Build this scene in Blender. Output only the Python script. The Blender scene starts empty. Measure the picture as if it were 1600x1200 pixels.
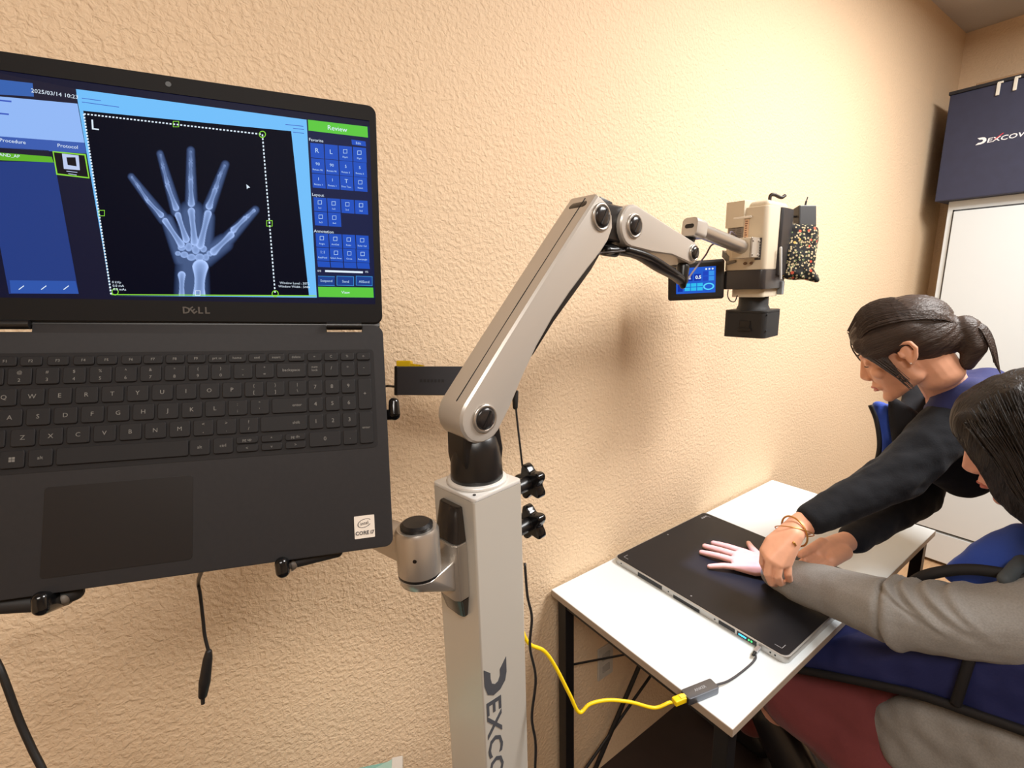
import bpy, bmesh, math, random
import numpy as np
from mathutils import Vector, Matrix, noise
random.seed(7)
S = bpy.context.scene
C = S.collection
R = math.radians
# ------------------------------------------------------------------ camera
F_PX = 750.0
CAM = Vector((0, 0, 1.54))
def cam_axes(pitch, yaw, roll):
    fw = Vector((math.sin(yaw)*math.cos(pitch), math.cos(yaw)*math.cos(pitch), -math.sin(pitch)))
    rt = Vector((math.cos(yaw), -math.sin(yaw), 0)); dn = fw.cross(rt)
    c, s = math.cos(roll), math.sin(roll)
    return c*rt+s*dn, -s*rt+c*dn, fw
RT, DN, FW = cam_axes(R(12), R(35), R(1.6))
cd = bpy.data.cameras.new('camera'); cam = bpy.data.objects.new('camera', cd); C.objects.link(cam)
cd.sensor_width = 36; cd.lens = F_PX/1600*36; cd.clip_start = .02
mw = Matrix((RT, -DN, -FW)).transposed().to_4x4(); mw.translation = CAM; cam.matrix_world = mw
S.camera = cam
def ray(px, py): return RT*((px-800)/F_PX)+DN*((py-600)/F_PX)+FW
def at(px, py, x=None, y=None, z=None, d=None):
    """measured pixel of the photograph -> world point on the plane x=, y=, z= or at depth d"""
    r = ray(px, py)
    if d is None:
        d = (x-CAM.x)/r.x if x is not None else (y-CAM.y)/r.y if y is not None else (z-CAM.z)/r.z
    return CAM+r*d
# ------------------------------------------------------------------ world, lights, exposure
W = bpy.data.worlds.new('world'); S.world = W; W.use_nodes = True
W.node_tree.nodes['Background'].inputs[0].default_value = (1, .97, .94, 1)
W.node_tree.nodes['Background'].inputs[1].default_value = .03
S.view_settings.view_transform = 'Standard'; S.view_settings.look = 'None'
S.view_settings.exposure = 0.0; S.view_settings.gamma = 1.0; S.view_settings.use_curve_mapping = False
def area_light(name, loc, sx, sy, power, col, rot=(0, 0, 0)):
    l = bpy.data.lights.new(name, 'AREA'); l.shape = 'RECTANGLE'; l.size = sx; l.size_y = sy; l.energy = power; l.color = col
    o = bpy.data.objects.new(name, l); C.objects.link(o); o.location = loc; o.rotation_euler = rot
    return o
CEIL = 2.70
area_light('ceiling_panel_and_fill_light', (1.85, -.30, CEIL-.045), 1.15, .6, 82, (1, .985, .965))
area_light('ceiling_panel_and_fill_light', (-.45, -.85, CEIL-.045), 1.1, .55, 38, (1, .94, .87))  # added fill that evens out the left wall, unseen source
# ------------------------------------------------------------------ helpers
def lin(c): return tuple((v/255/12.92 if v/255 <= .04045 else ((v/255+.055)/1.055)**2.4) for v in c)
MATS = {}
def mat(name, rgb, rough=.5, metal=0, bump=0, scale=60, var=0, emit=None, estr=1, coat=0, detail=3, stretch=None, spec=.5, sheen=0):
    if name in MATS: return MATS[name]
    m = bpy.data.materials.new(name); m.use_nodes = True; nt = m.node_tree; b = nt.nodes['Principled BSDF']
    col = lin(rgb)+(1,)
    b.inputs['Base Color'].default_value = col; b.inputs['Roughness'].default_value = rough; b.inputs['Metallic'].default_value = metal
    b.inputs['Specular IOR Level'].default_value = spec
    if coat: b.inputs['Coat Weight'].default_value = coat; b.inputs['Coat Roughness'].default_value = .08
    if sheen: b.inputs['Sheen Weight'].default_value = sheen
    if emit is not None:
        b.inputs['Emission Color'].default_value = lin(emit)+(1,); b.inputs['Emission Strength'].default_value = estr
    if bump or var:
        tc = nt.nodes.new('ShaderNodeTexCoord'); n = nt.nodes.new('ShaderNodeTexNoise')
        n.inputs['Scale'].default_value = scale; n.inputs['Detail'].default_value = detail
        src = tc.outputs['Object']
        if stretch:
            mp = nt.nodes.new('ShaderNodeMapping'); mp.inputs['Scale'].default_value = stretch
            nt.links.new(src, mp.inputs[0]); src = mp.outputs[0]
        nt.links.new(src, n.inputs['Vector'])
        if bump:
            bp = nt.nodes.new('ShaderNodeBump'); bp.inputs['Strength'].default_value = 1; bp.inputs['Distance'].default_value = bump
            nt.links.new(n.outputs['Fac'], bp.inputs['Height']); nt.links.new(bp.outputs[0], b.inputs['Normal'])
        if var:
            mx = nt.nodes.new('ShaderNodeMix'); mx.data_type = 'RGBA'
            mx.inputs['A'].default_value = tuple(v*(1-var) for v in col[:3])+(1,); mx.inputs['B'].default_value = tuple(min(1, v*(1+var)) for v in col[:3])+(1,)
            mr = nt.nodes.new('ShaderNodeMapRange'); mr.inputs['From Min'].default_value = .3; mr.inputs['From Max'].default_value = .7
            nt.links.new(n.outputs['Fac'], mr.inputs[0]); nt.links.new(mr.outputs[0], mx.inputs['Factor'])
            nt.links.new(mx.outputs['Result'], b.inputs['Base Color'])
    MATS[name] = m
    return m
WM = {}
def wmat(o): return WM.get(o.name, Matrix()) if o else Matrix()
def reg(o, parent, local=None):
    o.parent = parent
    if local is not None: o.matrix_local = local
    WM[o.name] = wmat(parent) @ (local if local is not None else Matrix())
def tag(o, label=None, cat=None, group=None, kind=None):
    if label: o['label'] = label
    if cat: o['category'] = cat
    if group: o['group'] = group
    if kind: o['kind'] = kind
    return o
def root(name, loc, label, cat, group=None, frame=None):
    o = bpy.data.objects.new(name, None); C.objects.link(o); o.empty_display_size = .05
    m = frame if frame is not None else Matrix.Translation(loc)
    reg(o, None, m); o.matrix_world = m
    return tag(o, label, cat, group)
def obj(name, bm, m, parent=None, smooth=False, local=False):
    """bm in world coordinates (or already in the parent's frame when local)"""
    if not local and parent is not None: bm.transform(wmat(parent).inverted())
    bmesh.ops.recalc_face_normals(bm, faces=bm.faces)
    me = bpy.data.meshes.new(name); bm.to_mesh(me); bm.free()
    return mobj(name, me, m, parent, smooth)
def mobj(name, me, m, parent=None, smooth=False, local=None):
    if m is not None and len(me.materials) == 0: me.materials.append(m)
    if smooth:
        for p in me.polygons: p.use_smooth = True
        if smooth == 'auto': me.set_sharp_from_angle(angle=R(35))
    o = bpy.data.objects.new(name, me); C.objects.link(o); reg(o, parent, local)
    return o
def frame_z(o, zdir, xdir=None):
    z = Vector(zdir).normalized(); x = Vector(xdir) if xdir is not None else (Vector((1, 0, 0)) if abs(z.x) < .9 else Vector((0, 1, 0)))
    x = (x-z*x.dot(z)).normalized(); y = z.cross(x)
    m = Matrix((x, y, z)).transposed().to_4x4(); m.translation = Vector(o); return m
def rotz(loc, a): return Matrix.Translation(loc) @ Matrix.Rotation(a, 4, 'Z')
# shapes -> bmesh (added to bm if given)
def NB(): return bmesh.new()
def box(x0, x1, y0, y1, z0, z1, bev=0, seg=2, M=None, bm=None):
    t = NB(); bmesh.ops.create_cube(t, size=1)
    for v in t.verts: v.co = Vector((x0+(v.co.x+.5)*(x1-x0), y0+(v.co.y+.5)*(y1-y0), z0+(v.co.z+.5)*(z1-z0)))
    if bev: bmesh.ops.bevel(t, geom=t.edges[:], offset=bev, segments=seg, affect='EDGES', profile=.6)
    if M is not None: t.transform(M)
    return merge(bm, t)
def merge(bm, t):
    if bm is None: return t
    me = bpy.data.meshes.new('tmp'); t.to_mesh(me); t.free(); bm.from_mesh(me); bpy.data.meshes.remove(me); return bm
def lathe(prof, seg=32, M=None, bm=None):
    t = NB(); rings = []
    for r, z in prof:
        rings.append([t.verts.new((max(r, 1e-5)*math.cos(2*math.pi*i/seg), max(r, 1e-5)*math.sin(2*math.pi*i/seg), z)) for i in range(seg)])
    for a, b in zip(rings, rings[1:]):
        for i in range(seg): t.faces.new((a[i], a[(i+1) % seg], b[(i+1) % seg], b[i]))
    t.faces.new(rings[0]); t.faces.new(rings[-1])
    bmesh.ops.remove_doubles(t, verts=t.verts, dist=1e-6)
    if M is not None: t.transform(M)
    return merge(bm, t)
def cyl(p, q, r, r2=None, seg=24, bev=0, bm=None):
    p, q = Vector(p), Vector(q); L = (q-p).length; r2 = r if r2 is None else r2
    pr = [(0, 0), (r-bev, 0), (r, bev), (r2, L-bev), (r2-bev, L), (0, L)] if bev else [(0, 0), (r, 0), (r2, L), (0, L)]
    return lathe(pr, seg, frame_z(p, q-p), bm)
def prism(pts, h0, h1, M=None, bev=0, seg=2, bm=None):
    """2-D outline extruded along local z"""
    t = NB(); vs = [t.verts.new((x, y, h0)) for x, y in pts]; f = t.faces.new(vs)
    r = bmesh.ops.extrude_face_region(t, geom=[f])
    for v in r['geom']:
        if isinstance(v, bmesh.types.BMVert): v.co.z = h1
    bmesh.ops.recalc_face_normals(t, faces=t.faces)
    if bev:
        es = [e for e in t.edges if abs(e.verts[0].co.z-e.verts[1].co.z) < 1e-7]
        bmesh.ops.bevel(t, geom=es, offset=bev, segments=seg, affect='EDGES', profile=.6)
    if M is not None: t.transform(M)
    return merge(bm, t)
def rrect(x0, x1, y0, y1, r, n=5):
    out = []
    for cx, cy, a in ((x1-r, y1-r, 0), (x0+r, y1-r, 90), (x0+r, y0+r, 180), (x1-r, y0+r, 270)):
        out += [(cx+r*math.cos(R(a+90*i/n)), cy+r*math.sin(R(a+90*i/n))) for i in range(n+1)]
    return out
def arc(cx, cy, r, a0, a1, n=10): return [(cx+r*math.cos(R(a0+(a1-a0)*i/n)), cy+r*math.sin(R(a0+(a1-a0)*i/n))) for i in range(n+1)]
def spline(pts, n=8):
    P = [Vector(p) for p in pts]; P = [P[0]*2-P[1]]+P+[P[-1]*2-P[-2]]; out = []
    for i in range(1, len(P)-2):
        a, b, c, d = P[i-1:i+3]
        for k in range(n):
            t = k/n; out.append(.5*((2*b)+(c-a)*t+(2*a-5*b+4*c-d)*t*t+(3*b-a-3*c+d)*t**3))
    return out+[P[-2]]
def tube(pts, r, seg=8, n=8, bm=None, sm=True, flat=1.0, up=None):
    P = spline(pts, n) if sm else [Vector(p) for p in pts]
    t = NB(); rings = []; nrm = None
    for i, p in enumerate(P):
        d = (P[min(i+1, len(P)-1)]-P[max(i-1, 0)]).normalized()
        if nrm is None:
            nrm = Vector(up) if up else (Vector((0, 0, 1)) if abs(d.z) < .9 else Vector((1, 0, 0)))
        nrm = (nrm-d*nrm.dot(d)).normalized(); b = d.cross(nrm)
        rr = r[min(int(i*len(r)/len(P)), len(r)-1)] if isinstance(r, (list, tuple)) else r
        rings.append([t.verts.new(p+nrm*(rr*flat*math.cos(2*math.pi*k/seg))+b*(rr*math.sin(2*math.pi*k/seg))) for k in range(seg)])
    for a, b in zip(rings, rings[1:]):
        for k in range(seg): t.faces.new((a[k], a[(k+1) % seg], b[(k+1) % seg], b[k]))
    t.faces.new(rings[0]); t.faces.new(rings[-1])
    return merge(bm, t)
ICO = None
def ico():
    global ICO
    if ICO is None:
        b = NB(); bmesh.ops.create_icosphere(b, subdivisions=3, radius=1); ICO = [v.co.copy() for v in b.verts]; b.free()
    return ICO
def hull(balls, bm=None, M=None):
    """convex hull of balls: (centre, radius | (rx,ry,rz) [, 3x3 rotation])"""
    t = NB()
    for b in balls:
        c = Vector(b[0]); r = b[1]; r = (r, r, r) if isinstance(r, (int, float)) else r; rot = b[2] if len(b) > 2 else None
        for v in ico():
            w = Vector((v.x*r[0], v.y*r[1], v.z*r[2]))
            if rot is not None: w = rot @ w
            t.verts.new(c+w)
    g = bmesh.ops.convex_hull(t, input=t.verts[:])
    bmesh.ops.delete(t, geom=list({e for e in g['geom_interior']+g['geom_unused'] if isinstance(e, bmesh.types.BMVert)}), context='VERTS')
    if M is not None: t.transform(M)
    return merge(bm, t)
def remesh(bm, vox, smooth=2, disp=None, decimate=None):
    me = bpy.data.meshes.new('tmp'); bm.to_mesh(me); bm.free()
    o = bpy.data.objects.new('tmp', me); C.objects.link(o)
    md = o.modifiers.new('r', 'REMESH'); md.mode = 'VOXEL'; md.voxel_size = vox
    if smooth:
        sm = o.modifiers.new('s', 'SMOOTH'); sm.factor = .5; sm.iterations = smooth
    if decimate:
        dm = o.modifiers.new('d', 'DECIMATE'); dm.ratio = decimate
    dg = bpy.context.evaluated_depsgraph_get(); r = bpy.data.meshes.new_from_object(o.evaluated_get(dg))
    bpy.data.objects.remove(o); bpy.data.meshes.remove(me)
    if disp:
        n = len(r.vertices); co = np.empty(n*3, np.float32); no = np.empty(n*3, np.float32)
        r.vertices.foreach_get('co', co); r.vertex_normals.foreach_get('vector', no)
        dd = np.array([disp(Vector(c)) for c in co.reshape(-1, 3)], np.float32)
        r.vertices.foreach_set('co', (co.reshape(-1, 3)+no.reshape(-1, 3)*dd[:, None]).ravel()); r.update()
    return r
def blob(name, shapes, vox, smooth, m, parent, disp=None, extra=None):
    bm = NB()
    for s in shapes: hull(s, bm)
    if extra: extra(bm)
    me = remesh(bm, vox, smooth, disp); me.transform(wmat(parent).inverted())
    return mobj(name, me, m, parent, True)
TXT = {}
def text_mesh(s, size, align='CENTER', ext=.0002, shear=0, bold=0):
    key = (s, size, align, ext, shear, bold)
    if key in TXT: return TXT[key]
    cu = bpy.data.curves.new('t', 'FONT'); cu.body = s; cu.size = size; cu.align_x = align; cu.align_y = 'CENTER'; cu.extrude = ext; cu.shear = shear; cu.resolution_u = 2
    cu.offset = bold
    o = bpy.data.objects.new('t', cu); C.objects.link(o); dg = bpy.context.evaluated_depsgraph_get()
    me = bpy.data.meshes.new_from_object(o.evaluated_get(dg)); bpy.data.objects.remove(o); bpy.data.curves.remove(cu)
    me.name = 'lettering'; me.materials.clear()
    TXT[key] = me
    return me
def text_bm(s, size, M, bm=None, **k):
    t = NB(); t.from_mesh(text_mesh(s, size, **k)); t.transform(M); return merge(bm, t)
# ------------------------------------------------------------------ materials
M_white = mat('white_laminate', (238, 240, 238), .38)
M_black = mat('black_plastic', (22, 21, 22), .32)
M_matte = mat('matte_black', (30, 29, 30), .6)
M_silver = mat('silver_paint', (196, 190, 182), .34, .35)
M_silver2 = mat('brushed_aluminium', (190, 184, 176), .3, .75, bump=.00004, scale=900)
M_yellow = mat('yellow_cable_jacket', (240, 205, 10), .45)
M_rubber = mat('black_rubber', (17, 16, 17), .5)
M_skin1 = mat('warm_skin', (226, 166, 134), .5, var=.06, scale=40, sheen=.1)
M_skin2 = mat('pale_skin', (232, 176, 158), .5, var=.06, scale=40, sheen=.1)
# ================================================================== the room
WX0, WX1, WY0, WY1 = -1.9, 3.465, -3.2, .885
def wall_mat():
    m = mat('peach_orange_peel_plaster', (230, 202, 168), .72)
    nt = m.node_tree; b = nt.nodes['Principled BSDF']
    tc = nt.nodes.new('ShaderNodeTexCoord'); n = nt.nodes.new('ShaderNodeTexNoise'); n.inputs['Scale'].default_value = 120; n.inputs['Detail'].default_value = 2.5; n.inputs['Roughness'].default_value = .55; n.inputs['Distortion'].default_value = .35
    n2 = nt.nodes.new('ShaderNodeTexVoronoi'); n2.feature = 'SMOOTH_F1'; n2.inputs['Scale'].default_value = 95; n2.inputs['Smoothness'].default_value = .8
    mr = nt.nodes.new('ShaderNodeMapRange'); mr.inputs['From Min'].default_value = .38; mr.inputs['From Max'].default_value = .66
    ad = nt.nodes.new('ShaderNodeMath'); ad.operation = 'MULTIPLY_ADD'; ad.inputs[1].default_value = .45
    bp = nt.nodes.new('ShaderNodeBump'); bp.inputs['Distance'].default_value = .0011; bp.inputs['Strength'].default_value = 1
    nt.links.new(tc.outputs['Object'], n.inputs['Vector']); nt.links.new(tc.outputs['Object'], n2.inputs['Vector'])
    nt.links.new(n.outputs['Fac'], mr.inputs[0]); nt.links.new(n2.outputs['Distance'], ad.inputs[0]); nt.links.new(mr.outputs[0], ad.inputs[2])
    nt.links.new(ad.outputs[0], bp.inputs['Height']); nt.links.new(bp.outputs[0], b.inputs['Normal'])
    return m
M_wall = wall_mat()
M_ceil = mat('grey_white_ceiling_paint', (206, 200, 194), .85, bump=.001, scale=90)
M_floor = mat('dark_brown_floor', (46, 34, 30), .55, var=.25, scale=9)
def struct(name, bm, m): return tag(obj(name, bm, m), kind='structure')
T = .08
struct('wall_back', box(WX0-T, WX1+T, WY1, WY1+T, -.05, CEIL+.05), M_wall)
struct('wall_right', box(WX1, WX1+T, WY0-T, WY1, -.05, CEIL+.05), M_wall)
struct('wall_left', box(WX0-T, WX0, WY0-T, WY1, -.05, CEIL+.05), M_wall)
struct('wall_front', box(WX0, WX1, WY0-T, WY0, -.05, CEIL+.05), M_wall)
struct('floor', box(WX0, WX1, WY0, WY1, -.05, 0), M_floor)
struct('ceiling', box(WX0, WX1, WY0, WY1, CEIL, CEIL+.05), M_ceil)
struct('trim_1', box(2.45, WX1-.002, -.9, WY1-.002, .0005, .008), mat('tan_wood_flooring', (196, 160, 122), .5, var=.12, scale=12, stretch=(1, 8, 1)))
# fixtures over the ceiling panel light and the added, unseen fill light
M_diff = mat('light_diffuser', (255, 250, 240), .5)
for lx, ly, nm in ((1.85, -.30, 'bright ceiling panel lamp above the white table'), (-.45, -.85, 'unseen dim panel lamp added as fill on the laptop side of the room')):
    t = root('ceiling_lamp_and_fill', (lx, ly, CEIL), nm, 'ceiling lamp', 'ceiling panel lamps')
    b = box(lx-.6, lx+.6, ly-.32, ly-.29, CEIL-.04, CEIL-.001); box(lx-.6, lx+.6, ly+.29, ly+.32, CEIL-.04, CEIL-.001, bm=b)
    box(lx-.6, lx-.57, ly-.29, ly+.29, CEIL-.04, CEIL-.001, bm=b); box(lx+.57, lx+.6, ly-.29, ly+.29, CEIL-.04, CEIL-.001, bm=b)
    obj('frame', b, M_white, t)
    obj('reflector', box(lx-.57, lx+.57, ly-.29, ly+.29, CEIL-.03, CEIL-.001), M_diff, t)
# ================================================================== cabinet, box in the far corner
cx0, cy1, cz1 = 3.135, .775, 1.862
t = root('cabinet', (3.3, .45, 0), 'tall white storage cabinet with flat door under the navy box', 'cabinet')
b = box(cx0+.02, WX1-.01, -.02, cy1, .02, cz1, .003); M_cab = mat('cabinet_white', (214, 220, 222), .4)
obj('body', b, M_cab, t)
M_seam = mat('dark_seam', (70, 72, 74), .7)
ptop = at(1490, 327, x=cx0+.02).z
for nm, y0, y1, z0, z1 in (('door', .03, .747, .20, ptop-.012), ('kick_panel', .03, .747, .03, .185)):
    obj(nm, box(cx0+.004, cx0+.0195, y0, y1, z0, z1, .0015), M_cab, t)
b = box(cx0+.0185, cx0+.0199, .022, .752, .188, .197); box(cx0+.0185, cx0+.0199, .7475, .755, .03, ptop-.004, bm=b); box(cx0+.0185, cx0+.0199, .022, .755, ptop-.0115, ptop-.004, bm=b)
obj('seam', b, M_seam, t)
# navy cardboard box
M_navy = mat('navy_printed_cardboard', (44, 48, 72), .55, var=.06, scale=30)
bz0 = cz1+.001; bz1 = at(1482, 150, x=3.095).z; by1 = .815
t = root('cardboard_box', (3.26, .5, bz0), 'navy cardboard box with white lettering on top of the white cabinet', 'box')
BF = frame_z((3.095, by1, bz0), (-1, 0, 0), (0, -1, 0))      # front face frame: x along -Y, y down?, z out
obj('body', box(3.095, 3.43, .15, by1, bz0, bz1, .004), M_navy, t)
obj('lid_flap', box(3.088, 3.435, .145, by1+.004, bz1, bz1+.014, .002), mat('dark_cardboard_edge', (30, 28, 32), .7), t)
obj('kraft_flap', box(3.10, 3.14, .55, .73, bz1+.014, bz1+.024, .001), mat('kraft_cardboard', (150, 120, 88), .8), t)
for py_, (px_, pyy) in enumerate(((1560, 138), (1587, 130))):
    p = at(px_, pyy, x=3.09)
    b = box(3.0865, 3.0945, p.y-.006, p.y+.006, p.z-.028, p.z+.022, .002); box(3.086, 3.0945, p.y-.014, p.y+.005, p.z+.018, p.z+.026, .002, bm=b)
    obj('cable_tie', b, mat('clear_white_plastic', (225, 222, 210), .35), t)
def wordmark(bm, M, h):
    """cut-cornered D plus the letters EXCOWIN; x reading direction, y letter height h, origin at lower left of the D"""
    D = [(0, 0), (.62*h, 0), (1.02*h, .12*h), (1.22*h, .38*h), (1.2*h, .68*h), (1.0*h, .92*h), (.7*h, 1.0*h), (.12*h, 1.0*h), (.42*h, .70*h), (.66*h, .70*h), (.82*h, .6*h), (.84*h, .46*h), (.72*h, .32*h), (.5*h, .27*h), (.28*h, .27*h)]
    prism(D, 0, .0006, M, bm=bm)
    text_bm('EXCOWIN', h*.92, M @ Matrix.Translation((1.26*h, .34*h, .0003)) @ Matrix.Diagonal((1.35, 1, 1, 1)), bm, align='LEFT', ext=.0003, bold=.012*h, shear=.12)
    return bm
pl = at(1524, 227, x=3.0945)
LM = Matrix((Vector((0, -1, 0)), Vector((0, 0, 1)), Vector((-1, 0, 0)))).transposed().to_4x4(); LM.translation = Vector((3.0945, pl.y, pl.z))
pe = at(1600, 214, x=3.0945); hh = (pl-pe).length/5.4
obj('lettering', wordmark(NB(), LM, hh), mat('white_print', (240, 240, 242), .5), t)
px = at(1553, 218, x=3.0945)
b = prism([(0, 0), (.006, 0), (.030, .020), (.026, .021)], 0, .0009, Matrix.Translation(Vector((3.0945, px.y, px.z))) @ LM.to_3x3().to_4x4())
obj('red_accent', b, mat('red_print', (210, 50, 60), .5), t)
# ================================================================== table
TX0, TX1, TY0, TY1, TZ = .722, 1.866, .368, .875, .74
t = root('table', ((TX0+TX1)/2, (TY0+TY1)/2, 0), 'white topped table with black metal legs against the peach wall', 'table')
obj('table_top', box(TX0, TX1, TY0, TY1, TZ-.017, TZ, .0012), mat('table_white', (226, 234, 238), .42), t)
M_edge = mat('grey_brown_edge_band', (164, 148, 132), .6)
b = box(TX0-.0009, TX0+.0005, TY0, TY1, TZ-.0175, TZ-.0012); box(TX0, TX1, TY0-.0009, TY0+.0005, TZ-.0175, TZ-.0012, bm=b)
box(TX1-.0005, TX1+.0009, TY0, TY1, TZ-.0175, TZ-.0012, bm=b)
obj('edge_band', b, M_edge, t)
M_leg = mat('black_powder_coat', (20, 19, 21), .45)
for lx in (TX0+.012, TX1-.042):
    for ly in (TY0+.012, TY1-.042):
        obj('leg', box(lx, lx+.03, ly, ly+.03, 0, TZ-.0175, .002), M_leg, t)
for ly in (TY0+.015, TY1-.04): obj('rail', box(TX0+.042, TX1-.042, ly, ly+.025, TZ-.043, TZ-.018, .002), M_leg, t)
for lx in (TX0+.015, TX1-.04): obj('rail', box(lx, lx+.025, TY0+.042, TY1-.042, TZ-.043, TZ-.018, .002), M_leg, t)
# cross braces between the back legs
for a, b_, r in (((895, 1194), (1018, 1054), .0045), ((931, 1199), (999, 1040), .007), ((896, 1038), (975, 1017), .003)):
    p, q = at(*a, y=.853), at(*b_, y=.853); d = (q-p)
    q2 = p+d*((.65-p.z)/d.z) if abs(d.z) > .1 else p+d*6
    q2.x = min(q2.x, TX1-.05); p2 = p-d*max(0, (p.z-.05)/d.z) if abs(d.z) > .1 else p
    p2.x = max(p2.x, TX0+.02)
    obj('brace', cyl(p2, q2, r, seg=10), M_leg, t)
# wall outlet under the table
p = at(945, 1030, y=.884)
t = root('wall_outlet', (p.x, .884, p.z), 'white electrical outlet plate on the wall under the table', 'outlet')
obj('plate', box(p.x-.032, p.x+.032, .8795, .8848, p.z-.06, p.z+.05, .002), mat('outlet_plastic', (200, 194, 184), .4), t)
for dz in (-.026, .016): obj('socket', box(p.x-.016, p.x+.016, .8785, .8805, p.z+dz-.012, p.z+dz+.012, .003), mat('outlet_dark', (178, 172, 164), .4), t)
# ================================================================== detector panel on the table
DX0, DX1, DY0, DY1, DZ0, DZ1 = .946, 1.388, .381, .864, TZ+.0005, .758
t = root('xray_detector', ((DX0+DX1)/2, (DY0+DY1)/2, DZ0), 'flat black x-ray detector panel with silver rim lying on the white table', 'detector')
M_rim = mat('detector_rim', (186, 184, 180), .35, .6)
obj('frame', prism(rrect(DX0, DX1, DY0, DY1, .016), DZ0, DZ1-.0012, bev=.0015), M_rim, t, 'auto')
obj('face', prism(rrect(DX0+.0035, DX1-.0035, DY0+.0035, DY1-.0035, .014), DZ1-.002, DZ1, bev=.0005), mat('detector_glass', (30, 30, 34), .42, bump=.00004, scale=300, spec=.28), t)
M_mark = mat('grey_corner_mark', (160, 160, 165), .5)
for sx, sy in ((0, 0), (0, 1), (1, 0), (1, 1)):
    ox, oy = (DX0+.02, DX1-.02)[sx], (DY0+.02, DY1-.02)[sy]; dx, dy = (1, -1)[sx], (1, -1)[sy]
    b = NB()
    for q in ((ox, ox+dx*.016, oy, oy+dy*.0012), (ox, ox+dx*.0012, oy, oy+dy*.016)):
        box(min(q[:2]), max(q[:2]), min(q[2:]), max(q[2:]), DZ1, DZ1+.0003, bm=b)
    obj('corner_mark', b, M_mark, t)
for q in ((DX0+.02, (DY0+DY1)/2), (DX1-.02, (DY0+DY1)/2), ((DX0+DX1)/2, DY1-.02)): obj('center_mark', lathe([(0, 0), (.0022, 0), (.0022, .0003), (0, .0003)], 10, Matrix.Translation((*q, DZ1))), M_mark, t)
for q in range(3): obj('status_glyph', box(DX1-.03-.009*q, DX1-.024-.009*q, DY1-.026, DY1-.020, DZ1, DZ1+.0003), M_mark, t)
# side recesses, handle slot, leds (on the edge that faces the stand)
M_slot = mat('black_slot', (16, 16, 18), .4)
def side(nm, y0, y1, z0, z1, m, out=.0008): return obj(nm, box(DX0-out, DX0+.002, y0, y1, z0, z1, .0004, 1), m, t)
side('battery_cover', .695, .775, DZ0+.002, DZ1-.004, M_slot)
side('handle_slot', .585, .66, DZ0+.0005, DZ0+.009, M_slot); 
side('connector_cover', .495, .535, DZ0+.004, DZ1-.004, M_slot); side('led_window', .445, .49, DZ0+.003, DZ1-.0035, M_slot, .0007)
side('status_led', .468, .486, DZ0+.0065, DZ0+.0105, mat('blue_led', (60, 200, 255), .4, emit=(60, 200, 255), estr=1.6), .0012)
for y in (.462, .456): side('status_led', y-.0018, y+.0018, DZ0+.006, DZ0+.0105, mat('green_led', (60, 220, 120), .4, emit=(60, 220, 120), estr=1.2), .0012)
for y in (.835, .675, .545, .415, .405): obj('screw', cyl((DX0-.0006, y, DZ0+.009), (DX0+.001, y, DZ0+.009), .002, seg=10), M_slot, t)
# usb-c network adapter + lead on the table
ac = at(1094, 1080, z=TZ+.009)
a0 = at(1070, 1090, z=TZ+.009); a1 = at(1117, 1071, z=TZ+.009)
t = root('network_adapter', (ac.x, ac.y, TZ), 'small grey metal network adapter lying at the near edge of the white table', 'adapter')
AF = frame_z((a0+a1)/2-Vector((0, 0, .0085)), (0, 0, 1), a1-a0); al = (a1-a0).length/2
obj('body', prism(rrect(-al, al, -.0125, .0125, .004), .0003, .0155, AF, bev=.002), mat('space_grey_metal', (112, 116, 124), .32, .8), t, 'auto')
obj('port_end', box(-al-.0012, -al+.001, -.010, .010, .002, .0145, .001, 1, AF), M_black, t)
obj('lettering', text_bm('ANKER', .0085, AF @ Matrix.Translation((0, 0, .0157))), mat('grey_print', (170, 172, 176), .5), t)
pt = at(1190, 1018, z=.75); pt = Vector((DX0-.014, .436, .749))
lead = [a1+Vector((0, 0, .0)), at(1140, 1063, z=TZ+.0045), at(1165, 1045, z=TZ+.0035), at(1180, 1030, z=TZ+.005), pt+Vector((-.012, -.002, 0))]
obj('lead', tube(lead, .0022), mat('grey_cable', (62, 60, 64), .5), t, True)
obj('usb_plug', box(-.011, .011, -.0045, .0045, -.0035, .0035, .0015, 2, frame_z(pt, (0, 0, 1), (1, .1, 0))), mat('plug_metal', (186, 188, 192), .3, .7), t)
obj('strain_relief', cyl(pt+Vector((-.022, -.003, 0)), pt+Vector((-.011, -.001, 0)), .0026, .0036, 12), M_rubber, t)
# ================================================================== yellow network cables
e0 = a0+(a0-a1).normalized()*.012
t = root('network_cable', (e0.x, e0.y, e0.z), 'yellow network cable running from behind the stand to the table adapter', 'cable')
path = [at(812, 975, d=.80), at(826, 1005, d=.80), at(850, 1017, d=.81), at(868, 1042, d=.82), at(890, 1085, d=.83), at(905, 1113, d=.84), at(922, 1100, d=.85), at(950, 1094, d=.86), at(985, 1097, d=.87), at(1022, 1106, d=.88), at(1045, 1098, d=.885), e0+(a0-a1).normalized()*.02]
obj('cable', tube(path, .0032, 10), M_yellow, t, True)
obj('plug_boot', box(-.016, .010, -.007, .007, -.0055, .0055, .002, 2, frame_z(e0-(a0-a1).normalized()*.002, (0, 0, 1), a1-a0)), M_yellow, t)
obj('plug_clip', box(-.002, .011, -.004, .004, .0055, .0068, .0005, 1, frame_z(e0-(a0-a1).normalized()*.002, (0, 0, 1), a1-a0)), mat('clear_plug', (235, 215, 90), .3), t)
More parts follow.
